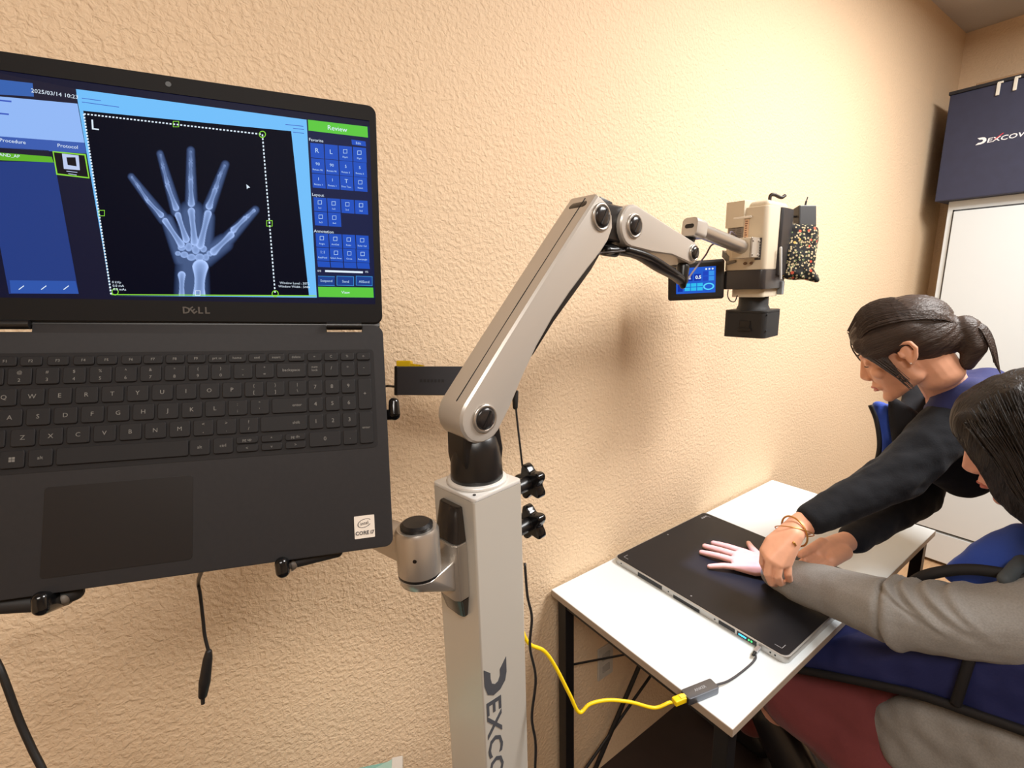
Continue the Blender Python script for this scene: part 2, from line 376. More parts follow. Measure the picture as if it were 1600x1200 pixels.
# ================================================================== x-ray stand: pole and folding arm
PU = Vector((math.cos(.168), math.sin(.168), 0)); PW = Vector((-PU.y, PU.x, 0))
PN = Vector((.29, .509, 0)); PC = PN+PU*.045+PW*.045
PZ = 1.263
PF = Matrix((PU, PW, Vector((0, 0, 1)))).transposed().to_4x4(); PF.translation = PC
stand = root('xray_stand', (PC.x, PC.y, 0), 'silver mobile stand with square column and folding arm beside the laptop', 'stand')
M_pole = mat('satin_silver_column', (205, 200, 190), .36, .25, bump=.00002, scale=700)
obj('column', prism(rrect(-.045, .045, -.045, .045, .003), .11, PZ-.006, PF), M_pole, stand)
obj('column_cap', prism(rrect(-.0455, .0455, -.0455, .0455, .006), PZ-.006, PZ, PF, bev=.002), mat('light_cap', (226, 224, 220), .3, .2), stand)
obj('cap_screw', cyl(PF @ Vector((-.036, -.036, PZ-.0005)), PF @ Vector((-.036, -.036, PZ+.001)), .0022, seg=10), M_black, stand)
obj('collar', lathe([(.042, PZ), (.044, PZ+.003), (.041, PZ+.006), (0, PZ+.006)], 40, Matrix.Translation((PC.x, PC.y, 0))), mat('light_cap', (226, 224, 220)), stand, True)
# base with castors
b = NB()
for k in range(4):
    a = math.pi/4+k*math.pi/2
    box(-.02, .27, -.025, .025, .055, .09, .006, 2, PF @ Matrix.Rotation(a, 4, 'Z'), b)
obj('base', b, M_matte, stand)
obj('base_hub', prism(rrect(-.07, .07, -.07, .07, .01), .05, .115, PF, bev=.004), M_matte, stand)
for k in range(4):
    a = math.pi/4+k*math.pi/2; c = PF @ (Matrix.Rotation(a, 4, 'Z') @ Vector((.25, 0, .03)))
    ax = Vector((-math.sin(a), math.cos(a), 0)); obj('castor', cyl(c-ax*.012, c+ax*.012, .03, bev=.003), M_rubber, stand, 'auto')
# lettering running down the front of the column
fz = at(770, 1037, y=.512).z
LMp = Matrix((Vector((0, 0, -1)), PU, -PW)).transposed().to_4x4(); LMp.translation = PN+PU*.0035+Vector((0, 0, fz))-PW*.0001
obj('lettering', wordmark(NB(), LMp, .044), mat('dark_grey_print', (74, 76, 82), .5), stand)
# neck and arm
M_slot0 = M_slot
M_capb = mat('pivot_cap_black', (40, 37, 37), .22)
AE = Vector((math.cos(R(4)), math.sin(R(4)), 0)); AN = Vector((AE.y, -AE.x, 0))
AM = Matrix((AE, Vector((0, 0, 1)), AN)).transposed().to_4x4(); AM.translation = Vector((PC.x, PC.y, 0))
P1 = (-.004, 1.362); P2 = (.229, 1.633); P3 = (.311, 1.624); P4 = (.494, 1.584)
obj('neck', lathe([(0, PZ+.004), (.0375, PZ+.005), (.0375, PZ+.012), (.0365, PZ+.03), (.034, PZ+.05), (.030, PZ+.066), (.02, PZ+.075), (0, PZ+.076)], 40, Matrix.Translation((PC.x, PC.y, 0))), M_black, stand, True)
b = prism(arc(P1[0], P1[1], .030, 20, 160, 10)+[(-.034, PZ+.045), (-.030, PZ+.02), (.030, PZ+.02), (.034, PZ+.045)], -.022, .022, AM, bev=.006, seg=3)
obj('clevis', b, M_black, stand, 'auto')
dx, dz = .653, .757
def tp(l): return [(P1[0]+t*dx-p*dz, P1[1]+t*dz+p*dx) for t, p in l]
low = [(0.0, .038)]+[(-.001+.036*math.cos(R(a)), .002+.036*math.sin(R(a))) for a in range(100, 271, 17)]+[(.035, -.0315), (.08, -.024), (.13, -.0185), (.18, -.018), (.23, -.022), (.28, -.029), (.32, -.0355), (.345, -.037), (.366, -.032), (.380, -.018), (.384, .004), (.378, .028), (.30, .031), (.2, .034), (.1, .0365)]
obj('lower_arm', prism(tp(low), -.03, .03, AM, bev=.008, seg=3), M_silver, stand, 'auto')
sa, sb = tp([(.0, .0383), (.18, .0347)]); sc, sd = tp([(.18, .0347), (.372, .0286)])
obj('arm_seam', cyl(AM @ Vector((*sa, .008)), AM @ Vector((*sb, .008)), .0008, seg=6, bm=cyl(AM @ Vector((*sc, .008)), AM @ Vector((*sd, .008)), .0008, seg=6)), M_slot0, stand)
und = [(.10, -.020), (.15, -.0165), (.2, -.018), (.26, -.024), (.31, -.032), (.33, -.040), (.29, -.040), (.24, -.034), (.18, -.0265), (.12, -.024)]
obj('under_cover', prism(tp(und), -.022, .024, AM, bev=.003), M_black, stand, 'auto')
# elbow between the two links
b = prism(arc(*P2, .029, 60, 250, 12)+arc(*P3, .030, -110, 80, 12), -.019, .021, AM, bev=.006, seg=3); obj('elbow', b, M_black, stand, 'auto')
hub2 = [(P2[0]-.004, P2[1]+.012), (P2[0]+.014, P2[1]+.033), (P3[0]-.04, P3[1]+.036), (P3[0]-.02, P3[1]-.02), (P2[0]+.02, P2[1]-.035)]
obj('elbow_cover', prism(hub2, -.02, .018, AM, bev=.004), M_black, stand, 'auto')
# upper arm
def link(pa, ra, pb, rb, n=12):
    ang = math.atan2(pb[1]-pa[1], pb[0]-pa[0]); o = math.degrees(ang)
    return arc(*pa, ra, o+88, o+272, n)+[(pa[0]+.3*(pb[0]-pa[0])+.0, pa[1]+.3*(pb[1]-pa[1])-ra*.86), (pa[0]+.62*(pb[0]-pa[0]), pa[1]+.62*(pb[1]-pa[1])-rb*.98)]+arc(*pb, rb, o-92, o+88, n)
obj('upper_arm', prism(link(P3, .034, P4, .0205), -.024, .03, AM, bev=.006, seg=3), M_silver, stand, 'auto')
def pivot(p, r, off=.03):
    c = AM @ Vector((*p, off)); n = AN
    o = obj('pivot_ring', lathe([(r*1.0, -.002), (r*1.28, -.002), (r*1.28, .002), (r*1.18, .0035), (r*1.02, .0035), (r, .002)], 32, frame_z(c, n)), M_silver2, stand, True)
    k = obj('pivot_cap', lathe([(0, 0), (r, 0), (r, .003), (r*.88, .0055), (r*.5, .0066), (0, .0068)], 32, frame_z(c, n)), M_capb, stand, True)
    obj('slot', box(-r*.78, r*.78, -.0014, .0014, .006, .0074, 0, 1, frame_z(c, n, AE+Vector((0, 0, 1.6)))), M_slot, k)
pivot(P1, .0155); pivot(P2, .0165); pivot(P3, .0155); pivot(P4, .012)
# cable guide under the upper arm
A3 = lambda s, z, o: AM @ Vector((s, z, o))
gd = [A3(.262, 1.586, .01), A3(.30, 1.585, .012), A3(.345, 1.578, .016), A3(.40, 1.558, .018), A3(.45, 1.543, .018), A3(.48, 1.532, .016)]
obj('cable_guide', tube(gd, .0105, 10, flat=.7), M_black, stand, True)
obj('cable_guide', tube([A3(.30, 1.588, .022), A3(.36, 1.576, .026), A3(.42, 1.556, .026), A3(.46, 1.543, .022), A3(.488, 1.532, .02)], .006, 8), M_black, stand, True)
obj('guide_tip', hull([(A3(.485, 1.558, .015), .012), (A3(.480, 1.536, .018), .010), (A3(.483, 1.524, .018), .006)]), M_black, stand, True)
obj('guide_end', hull([(A3(.272, 1.59, 0), .012), (A3(.285, 1.585, .012), .010)]), M_black, stand, True)
# black yoke, slotted block and tube to the x-ray head
y0 = A3(.530, 1.575, 0); y1 = A3(.532, 1.622, -.004)
obj('yoke', hull([(A3(.505, 1.575, -.01), .017), (A3(.525, 1.60, -.01), .016), (A3(.540, 1.614, -.01), .014)]), M_black, stand, True)
t0 = A3(.546, 1.634, .0)
Ga = Vector((math.cos(R(187)), math.sin(R(187)), 0)); Gb = Vector((-Ga.y, Ga.x, 0))
gn = at(1194, 425, y=.58); GN = Vector((gn.x, gn.y, 0)); GW, GD = .094, .135
GC = GN-Gb*GW/2-Ga*GD/2
GF = Matrix((-Ga, -Gb, Vector((0, 0, 1)))).transposed().to_4x4(); GF.translation = Vector((GC.x, GC.y, 0))   # x away from the label side, y towards the wall
t1 = GF @ Vector((-GD/2-.03, -.012, 1.600))
td = (t1-t0).normalized()
TFm = frame_z(t0, td, (0, 0, 1))
obj('slotted_block', prism(rrect(-.019, .017, -.017, .017, .009), -.02, .018, TFm, bev=.002), M_silver, stand, 'auto')
obj('block_slot', prism(rrect(-.004, .004, -.0095, .0095, .0038), -.0206, -.0195, TFm), M_slot, stand)
obj('support_tube', cyl(t0+td*.017, t1+td*.01, .0148, seg=32), M_silver2, stand, 'auto')
# two lobed clamp knobs on the right of the column
def knob(z, off):
    c = PC+PU*.066+PW*(-.027+off)+Vector((0, 0, z)); pts = []
    for i in range(60):
        a = 2*math.pi*i/60; rr = .024+.005*math.cos(5*a); pts.append((rr*math.cos(a), rr*math.sin(a)))
    k = obj('clamp_knob', prism(pts, .009, .026, frame_z(c, PU), bev=.005, seg=3), mat('glossy_black', (14, 14, 15), .16), stand, 'auto')
    obj('knob_shank', cyl(c-PU*.0215, c+PU*.012, .011), M_black, k, 'auto')
knob(at(832, 750, d=.74).z, 0); knob(at(832, 820, d=.74).z, 0)
# ================================================================== cables on the stand
LFM0 = Matrix((Vector((.9579, -.2808, -.0594)), Vector((.1516, .3194, .9354)), Vector((-.2437, -.9051, .3485)))).transposed().to_4x4(); LFM0.translation = CAM+Vector((-.125, .5783, -.0852))
def cable(name, label, pts, r, m=M_rubber, cat='cable', plug=None):
    t = root(name, pts[-1], label, cat); obj('cable', tube(pts, r), m, t, True); return t
t = cable('arm_cable', 'thin black cable hanging from the lower arm to the upper clamp knob', [at(808, 610, d=.735), at(806, 632, d=.735), at(809, 665, d=.735), at(813, 700, d=.735), at(818, 745, d=.75)], .0016)
obj('strain_relief', hull([(at(808, 612, d=.735), .002), (at(805, 625, d=.735), .0045), (at(805, 636, d=.735), .004)]), M_rubber, t, True)
cable('power_cable', 'long thin black cable hanging down the right side of the silver column', [at(820, 880, d=.77), at(824, 930, d=.77), at(831, 965, d=.77), at(828, 1010, d=.77), at(837, 1060, d=.77), at(831, 1120, d=.77), at(837, 1165, d=.77), at(835, 1240, d=.77), at(840, 1330, d=.78), Vector((at(840, 1330, d=.78).x, at(840, 1330, d=.78).y+.01, .35)), Vector((at(840, 1330, d=.78).x+.02, at(840, 1330, d=.78).y+.02, .005))], .0022)
cable('loose_cable', 'thick black cable crossing the lower left corner in front of the wall', [LFM0 @ Vector((.03, -.10, -.031)), LFM0 @ Vector((-.005, -.15, -.035)), at(-30, 985, d=.60), at(0, 1045, d=.6), at(30, 1125, d=.6), at(50, 1170, d=.6), at(75, 1225, d=.6), at(100, 1330, d=.6), at(100, 1330, d=.6)*.0+Vector((at(100, 1330, d=.6).x+.06, at(100, 1330, d=.6).y, .45)), Vector((at(100, 1330, d=.6).x+.08, at(100, 1330, d=.6).y+.02, .006))], .0042)
hc = [LFM0 @ Vector((.142, -.13, -.029)), LFM0 @ Vector((.142, -.16, -.030)), at(310, 908, d=.62), at(313, 930, d=.62), at(317, 965, d=.62), at(320, 993, d=.62), at(326, 1018, d=.62)]
t = cable('hanging_usb_cable', 'black cable with a plug dangling below the laptop', hc, .0022)
pa, pb = at(326, 1019, d=.62), at(317, 1086, d=.62)
obj('plug', hull([(pa, .004), (pa.lerp(pb, .15), .0055), (pa.lerp(pb, .7), .0068), (pb, .0052)]), M_rubber, t, True)
obj('plug_tip', cyl(pb, at(317, 1100, d=.62), .0028, .0022, 12), mat('dark_metal', (70, 68, 66), .35, .8), t)
t = cable('head_cable', 'thin grey cable looping from the arm tip over the support tube', [A3(.49, 1.532, .02), at(1090, 415, d=1.02), at(1103, 398, d=1.03), at(1112, 383, d=1.04), at(1128, 377, d=1.05), at(1138, 370, d=1.06), at(1142, 362, d=1.075), GF @ Vector((-GD/2-.003, .02, 1.63))], .0018, mat('grey_violet_cable', (96, 86, 98), .5))
cable('small_cable_loop', 'thin dark cable loop hanging below the x-ray head', [GF @ Vector((-GD/2-.004, .03, 1.507)), at(1137, 462, d=1.13), at(1141, 470, d=1.13), at(1148, 471, d=1.13), at(1152, 462, d=1.14)], .0013, mat('dark_brown_cable', (52, 40, 36), .5))
t = cable('thin_arm_cable', 'thin dark cable between the lower arm and the cable guide', [at(928, 402, d=.74), at(938, 396, d=.745), at(955, 394, d=.75), at(976, 392, d=.77)], .0014, mat('dark_brown_cable', (52, 40, 36)))
# ================================================================== x-ray generator head
gz0, gz1, gz2, gz3 = 1.508, 1.552, 1.672, 1.703
head = root('xray_unit', (GC.x, GC.y, 1.39), 'cream and black portable x-ray unit held by the folding arm above the detector', 'x-ray unit')
M_cream = mat('cream_plastic', (214, 200, 176), .42)
hx, hy = GD/2, GW/2
obj('housing', prism(rrect(-hx, hx, -hy, hy, .013), gz1, gz3-.012, GF, bev=.003), M_cream, head, 'auto')
obj('top_cover', hull([((sx*(hx-.02)+dx_, sy*(hy-.014), gz3-.012+dz_), .012) for sx, sy in ((1, 1), (1, -1), (-1, 1), (-1, -1)) for dx_, dz_ in ((0, -.003), (0, .002))], M=GF), M_cream, head, 'auto')
obj('top_hood', prism([(-hx-.005, -hy+.052), (-hx-.005, hy-.001), (hx-.03, hy-.001), (hx-.03, -hy+.045), (-hx+.02, -hy+.040)], gz3-.054, gz3+.004, GF, bev=.002), M_cream, head, 'auto')
obj('hood_lip', box(-hx-.006, -hx+.02, -hy+.035, -hy+.075, gz3-.036, gz3-.031, .001, 1, GF), mat('white_lip', (236, 228, 214), .4), head)
obj('base_band', prism(rrect(-hx-.001, hx+.001, -hy-.001, hy+.001, .013), gz0, gz1, GF, bev=.002), mat('graphite_band', (52, 49, 50), .3), head, 'auto')
obj('flange', prism(rrect(-.048, .048, -.040, .034, .010), gz0-.019, gz0, GF, bev=.002), M_cream, head, 'auto')
obj('flange_clip', box(.038, .052, -.052, -.040, gz0-.016, gz0+.016, .002, 2, GF), mat('grey_clip', (132, 138, 142), .4), head)
obj('cone', lathe([(0, 1.455), (.0385, 1.455), (.0365, 1.462), (.0335, 1.468), (.033, 1.49), (0, 1.49)], 36, GF @ Matrix.Translation((0, -.002, 0))), M_matte, head, 'auto')
# collimator, open underneath for the added blue spot
CO = GF @ Matrix.Translation((.0, -.002, 0)); ch = .049; cz0, cz1_ = 1.393, 1.458
b = prism(rrect(-ch, ch, -ch, ch, .012), cz1_-.006, cz1_, CO, bev=.002)
obj('collimator_top', b, M_matte, head, 'auto')
outer = rrect(-ch, ch, -ch, ch, .012); inner = rrect(-ch+.005, ch-.005, -ch+.005, ch-.005, .008)
b = NB(); vo = [[b.verts.new(CO @ Vector((x, y, z))) for x, y in outer] for z in (cz0, cz1_-.006)]; vi = [[b.verts.new(CO @ Vector((x, y, z))) for x, y in inner] for z in (cz0, cz1_-.006)]
n = len(outer)
for i in range(n):
    j = (i+1) % n
    b.faces.new((vo[0][i], vo[0][j], vo[1][j], vo[1][i])); b.faces.new((vi[0][j], vi[0][i], vi[1][i], vi[1][j]))
    b.faces.new((vo[0][j], vo[0][i], vi[0][i], vi[0][j])); b.faces.new((vo[1][i], vo[1][j], vi[1][j], vi[1][i]))
obj('collimator_body', b, M_matte, head)
ap = .0058; zb = cz0+.0005
b = NB()
for q in ((-.045, .045, ap, .045), (-.045, .045, -.045, -ap), (-.045, -ap, -ap, ap), (ap, .045, -ap, ap)): box(*q, zb, zb+.002, M=CO, bm=b)
obj('collimator_blade', b, M_matte, head)
for nm, q in (('dial_plate', (-ch-.003, -ch, -.016, .008, 1.412, 1.434)), ('dial_slider', (-ch-.006, -ch-.002, -.020, .010, 1.410, 1.417)), ('side_screw', (-ch+.006, -ch+.012, -ch-.0015, -ch, 1.409, 1.413)), ('side_screw', (-ch+.006, -ch+.012, -ch-.0015, -ch, 1.447, 1.451))):
    obj(nm, box(*q, .0007, 1, CO), M_slot, head)
sl = bpy.data.lights.new('collimator_lamp', 'SPOT'); sl.energy = 34; sl.color = (.5, .6, 1); sl.spot_size = R(60); sl.spot_blend = 0; sl.shadow_soft_size = .0012
so = bpy.data.objects.new('collimator_lamp', sl); C.objects.link(so); so.location = CO @ Vector((0, 0, cz0+.040))
# rating label, sticker, clamp block
fx = -hx-.0006
def glabel(nm, y0, y1, z0, z1, m, dep=.0008): return obj(nm, box(fx-dep, fx+.001, y0, y1, z0, z1, 0, 1, GF), m, head)
lab = glabel('rating_label', .006, .040, 1.622, 1.665, mat('grey_label', (132, 122, 112), .5))
b = NB()
for k in range(9): box(fx-.0012, fx, .009+random.random()*.004, .022-random.random()*.003, 1.6255+k*.0043, 1.627+k*.0043, M=GF, bm=b); box(fx-.0012, fx, .024, .036-random.random()*.004, 1.6255+k*.0043, 1.627+k*.0043, M=GF, bm=b)
obj('fine_print', b, mat('label_print', (84, 76, 70), .6), lab)
st = glabel('warning_sticker', -.006, .004, 1.622, 1.665, mat('peach_sticker', (226, 190, 156), .5))
b = NB()
for k in range(8): box(fx-.0012, fx, -.004+random.random()*.003, .002, 1.6245+k*.005, 1.627+k*.005, M=GF, bm=b)
obj('fine_print', b, mat('brown_print', (140, 100, 80), .6), st)
lab2 = glabel('side_label', -.037, -.024, 1.574, 1.622, mat('dark_label', (66, 60, 58), .5))
b = NB()
for k in range(7): box(fx-.0012, fx, -.035, -.027, 1.578+k*.006, 1.580+k*.006, M=GF, bm=b)
obj('fine_print', b, mat('pale_print', (170, 162, 150), .6), lab2)
obj('clamp_block', box(-hx-.045, -hx-.0002, -.030, .012, 1.578, 1.622, .003, 2, GF), M_cream, head)
cpl = obj('clamp_plate', box(-hx-.046, -hx-.004, -.0345, -.030, 1.578, 1.622, .0015, 1, GF), M_silver2, head)
for q in ((-.040, 1.585), (-.040, 1.615), (-.010, 1.585), (-.010, 1.615)):
    p = GF @ Vector((-hx+q[0], -.0345, q[1])); obj('screw', cyl(p, p-GF.to_3x3() @ Vector((0, .0016, 0)), .0028, seg=12), M_silver2, cpl)
for q in (-.018, -.004): obj('switch', cyl(GF @ Vector((-hx-.001, q, 1.567)), GF @ Vector((-hx-.004, q, 1.567)), .0035, seg=12), mat('brown_switch', (112, 84, 60), .5), head)
obj('latch', hull([((-hx-.002, .02, 1.573), .0035), ((-hx-.002, .036, 1.570), .0045)], M=GF), mat('grey_brown_latch', (124, 116, 104), .5), head, True)
obj('display_hinge', prism([(.034, 1.565), (.052, 1.585), (.052, 1.60), (.034, 1.585)], -.01, .012, GF @ Matrix.Translation((-hx+.01, 0, 0)) @ Matrix(((0, 0, 1, 0), (1, 0, 0, 0), (0, 1, 0, 0), (0, 0, 0, 1)))), mat('grey_hinge', (120, 118, 112), .4), head)
obj('side_cover', prism(rrect(.0, hx+.004, -hy-.006, hy-.01, .006), gz0+.03, gz3-.012, GF, bev=.003), mat('dark_side_cover', (40, 38, 40), .4), head, 'auto')
obj('hook', tube([GF @ Vector((.005, -.02, gz3-.004)), GF @ Vector((.005, -.02, gz3+.016)), GF @ Vector((.012, -.026, gz3+.019)), GF @ Vector((.03, -.035, gz3+.013)), GF @ Vector((.04, -.04, gz3+.018))], .004, 8), mat('brown_black_hook', (48, 38, 34), .5), head, True)
obj('lever', hull([(GF @ Vector((-.005, -hy-.009, 1.60)), .0028), (GF @ Vector((.002, -hy-.012, 1.53)), .0028)]), mat('pale_lever', (206, 206, 204), .4), head, True)
# touch display beside the head
dc = at(1087, 438, d=1.17); dn = (CAM-dc).normalized(); dn = (dn+Vector((.10, .04, .02))).normalized()
DFm = frame_z(dc, dn, RT)
DFm = DFm @ Matrix.Rotation(R(3), 4, 'Z')
t = root('touch_display', dc, 'small black framed touch screen with blue interface beside the x-ray head', 'display', frame=DFm)
kx = 1.17/F_PX
wv, hv = 41*kx, 30*kx
obj('casing', prism(rrect(-wv, wv, -hv, hv, .006), -.018, .0, bev=.003), mat('black_display_casing', (34, 31, 31), .4), t, 'auto', local=True)
obj('bezel', prism(rrect(-wv+.006, wv-.006, -hv+.006, hv-.006, .003), -.002, .0008, bev=.0006), M_matte, t, local=True)
sw, sh = wv*.70, hv*.66
def em(name, rgb, s=1.0): return mat('screen_'+name, (0, 0, 0), .5, emit=rgb, estr=s, spec=.1)
scr = obj('screen', box(-sw, sw, -sh, sh, .0009, .0012), em('royal_blue', (36, 92, 205)), t, local=True)
def drect(nm, x0, x1, y0, y1, m, z=.0013): return obj(nm, box(-sw+2*sw*x0, -sw+2*sw*x1, -sh+2*sh*y0, -sh+2*sh*y1, z, z+.0003), m, scr, local=True)
for i in range(3):
    drect('value_box', .04+.21*i, .21+.21*i, .48, .74, em('navy_blue', (20, 48, 160)))
    for j in range(2): drect('preset_button', .22+.16*i, .36+.16*i, .10+.16*j, .23+.16*j, em('cyan_blue', (50, 190, 240)))
for i in range(2):
    for j in range(2): drect('mode_button', .68+.15*i, .81+.15*i, .46+.2*j, .63+.2*j, em('sky_blue', (60, 150, 235) if i else (30, 80, 190)) if i else em('mid_blue', (34, 70, 190)))
drect('menu_strip', .04, .17, .08, .38, em('navy_blue', (20, 48, 160)))
for i, (s_, w_) in enumerate((('60', .09), ('2', .31), ('0.5', .53))):
    obj('value', text_bm(s_, .011, Matrix.Translation((-sw+2*sw*(w_+.035), -sh+2*sh*.61, .0017)), bold=.0004), em('white', (225, 240, 255)), scr, local=True)
ring = [(-sw+2*sw*.83+.0125*math.cos(a), -sh+2*sh*.24+.0085*math.sin(a)) for a in [2*math.pi*i/24 for i in range(24)]]
obj('exposure_button', prism(ring, .0013, .0016), em('aqua', (90, 215, 255)), scr, local=True)
ring = [(-sw+2*sw*.83+.009*math.cos(a), -sh+2*sh*.24+.0055*math.sin(a)) for a in [2*math.pi*i/24 for i in range(24)]]
obj('exposure_mark', prism(ring, .0016, .0019), em('royal_blue', (36, 92, 205)), scr, local=True)
for i in range(3): obj('status_dot', lathe([(0, .0013), (.0022, .0013), (.0022, .0016), (0, .0016)], 12, Matrix.Translation((-sw+2*sw*(.76+.08*i), -sh+2*sh*.91, 0))), em('white', (225, 240, 255)), scr, local=True)
# ================================================================== floral pouch and charger hanging on the head
def floral():
    m = mat('black_floral_fabric', (24, 24, 24), .9); nt = m.node_tree; b = nt.nodes['Principled BSDF']
    tc = nt.nodes.new('ShaderNodeTexCoord'); prev = None
    for sc, lo, col in ((150, .36, (196, 178, 140)), (105, .22, (110, 128, 82)), (52, .20, (206, 88, 62)), (43, .15, (222, 178, 96))):
        v = nt.nodes.new('ShaderNodeTexVoronoi'); v.inputs['Scale'].default_value = sc; v.inputs['Randomness'].default_value = .95
        mp = nt.nodes.new('ShaderNodeMapping'); mp.inputs['Location'].default_value = (sc*.13, sc*.37, sc*.11)
        nt.links.new(tc.outputs['Object'], mp.inputs[0]); nt.links.new(mp.outputs[0], v.inputs['Vector'])
        st_ = nt.nodes.new('ShaderNodeMath'); st_.operation = 'LESS_THAN'; st_.inputs[1].default_value = lo
        nt.links.new(v.outputs['Distance'], st_.inputs[0])
        mx = nt.nodes.new('ShaderNodeMix'); mx.data_type = 'RGBA'; mx.inputs['B'].default_value = lin(col)+(1,)
        if prev is None: mx.inputs['A'].default_value = lin((22, 21, 20))+(1,)
        else: nt.links.new(prev, mx.inputs['A'])
        nt.links.new(st_.outputs[0], mx.inputs['Factor']); prev = mx.outputs['Result']
    nt.links.new(prev, b.inputs['Base Color']); return m
pd = 1.16
def pq(x, y, dd=0): return at(x, y, d=pd+dd)
t = root('fabric_pouch', pq(1252, 440), 'black floral print fabric pouch hanging on the x-ray head', 'pouch')
sh_ = [[(pq(x, y, dd), .010) for x, y in ((1231, 358), (1270, 360), (1264, 425), (1231, 425)) for dd in (.0, .03)]]
sh_.append([(pq(x, y, dd), .008) for x, y in ((1230, 420), (1262, 420), (1272, 433), (1230, 428)) for dd in (0, .03)])
sh_.append([(pq(1225, 430), .006), (pq(1276, 437), .007), (pq(1225, 430, .02), .006), (pq(1276, 437, .02), .006)])
blob('pouch_body', sh_, .004, 2, floral(), t, disp=lambda c: .006*noise.noise(c*26)+.002*noise.noise(c*90))
t = root('charger', pq(1256, 350, .015), 'black power adapter block with a short lead sticking out of the floral pouch', 'charger')
CF = frame_z(pq(1257, 340, .015), -FW, RT)
obj('body', box(-.021, .021, -.026, .026, -.014, .014, .003, 2, CF), mat('charger_plastic', (40, 38, 38), .45), t)
obj('lead', tube([pq(1258, 326, .015), pq(1259, 318, .015), pq(1262, 308, .015)], [.0028, .0024, .0014], 8), M_rubber, t, True)
obj('side_tab', box(-.030, -.02, .0, .004, -.002, .002, .0005, 1, CF), M_rubber, t)
# ================================================================== laptop
LFm = LFM0
def on_plane(M, px, py, z=0):
    o = M.translation+M.to_3x3() @ Vector((0, 0, z)); n = M.to_3x3() @ Vector((0, 0, 1)); r = ray(px, py)
    return M.inverted() @ (CAM+r*((o-CAM).dot(n)/r.dot(n)))
lap = root('laptop', (0, 0, 0), 'black open laptop showing an x-ray of a hand, clipped to the tilted tray', 'laptop', frame=LFm)
X0, X1, Y0, Y1 = -.041, .316, -.1662, .0660
M_deck = mat('dark_grey_laptop_shell', (39, 37, 38), .6, var=.05, scale=200, bump=.00002, spec=.25)
M_key = mat('key_cap_plastic', (27, 25, 26), .6, spec=.25)
HN = ((-.021, .015), (.2585, .2945))
out = arc(X1-.008, Y0+.008, .008, -90, 0, 6)+arc(X1-.010, Y1-.010, .010, 0, 90, 6)
for a, b_ in reversed(HN): out += [(b_, Y1), (b_, Y1-.0075), (a, Y1-.0075), (a, Y1)]
out += arc(X0+.010, Y1-.010, .010, 90, 180, 6)+arc(X0+.008, Y0+.008, .008, 180, 270, 6)
obj('base', prism(out, -.0185, 0, bev=.0009), M_deck, lap, 'auto', local=True)
obj('keyboard_well', prism(rrect(-.0365, .3052, -.0655, .0390, .004), -.0002, .0003), mat('keyboard_well', (30, 28, 29), .6, spec=.2), lap, local=True)
obj('touchpad', prism(rrect(.0305, .1395, -.1535, -.0785, .003), -.0002, .0003, bev=.0002), mat('touchpad_surface', (25, 21, 20), .42, spec=.25), lap, local=True)
for a, b_ in HN: obj('hinge', cyl((a+.0006, Y1-.0012, .0005), (b_-.0006, Y1-.0012, .0005), .0042, seg=20), M_black, lap, 'auto', local=True)
obj('hinge_cover', box(X0+.003, X1-.003, Y1-.001, Y1+.0035, -.012, -.0008), M_slot, lap, local=True)
# keys
KM = {}
def key(cx, cy, w, h, leg=(), nm='key'):
    w, h = round(w, 4), round(h, 4)
    if (w, h) not in KM:
        t = NB(); lo = rrect(-w/2, w/2, -h/2, h/2, .0017, 2); hi = rrect(-w/2+.0006, w/2-.0006, -h/2+.0006, h/2-.0006, .0015, 2)
        a = [t.verts.new((x, y, .0003)) for x, y in lo]; c = [t.verts.new((x, y, .0015)) for x, y in lo]; d = [t.verts.new((x, y, .0019)) for x, y in hi]
        for r0, r1 in ((a, c), (c, d)):
            for i in range(len(a)): t.faces.new((r0[i], r0[(i+1) % len(a)], r1[(i+1) % len(a)], r1[i]))
        t.faces.new(d); me = bpy.data.meshes.new('key'); t.to_mesh(me); t.free(); me.materials.append(M_key); KM[(w, h)] = me
    o = mobj(nm, KM[(w, h)], None, lap, local=Matrix.Translation((cx, cy, 0)))
    for s, dx, dy, sz in leg:
        me = text_mesh(s, sz, ext=.00008)
        if not me.materials: me.materials.append(M_legend)
        mobj('legend', me, None, o, local=Matrix.Translation((dx, dy, .00205)))
M_legend = mat('key_legend_print', (112, 109, 104), .5)
P = .01905; KW, KH = .0165, .0150
rows = {'num': .0182, 'q': 0, 'a': -.0176, 'z': -.0352, 's': -.0532}
for i, (a, b_) in enumerate(zip('~!@#$%^&*()_+', '`1234567890-=')):
    key((i-1)*P-.0095, rows['num'], KW, KH, ((a, 0, .0032, .0038), (b_, 0, -.0036, .0042)))
key(.2243, rows['num'], .0270, KH, (('backspace', 0, 0, .0040),))
for i, c in enumerate('QWERTYUIOP'): key(i*P, 0, KW, KH, ((c, 0, 0, .0054),))
for i, (a, b_) in enumerate(('{[', '}]', '|\\')): key((10+i)*P+(.001 if i == 2 else 0), 0, KW, KH, ((a, 0, .0032, .0040), (b_, 0, -.0034, .0042)))
key(-.0228, 0, .0250, KH, (('tab', 0, 0, .004),))
for i, c in enumerate('ASDFGHJKL'): key((i+.25)*P, rows['a'], KW, KH, ((c, 0, 0, .0054),))
for i, (a, b_) in enumerate((':;', '"\'')): key((9.25+i)*P, rows['a'], KW, KH, ((a, 0, .0032, .0042), (b_, 0, -.0030, .0042)))
key(.2220, rows['a'], .0320, KH, (('enter', .007, 0, .0040),)); key(-.0210, rows['a'], .0290, KH, (('caps lock', 0, 0, .004),))
for i, c in enumerate('ZXCVBNM'): key((i+.75)*P, rows['z'], KW, KH, ((c, 0, 0, .0054),))
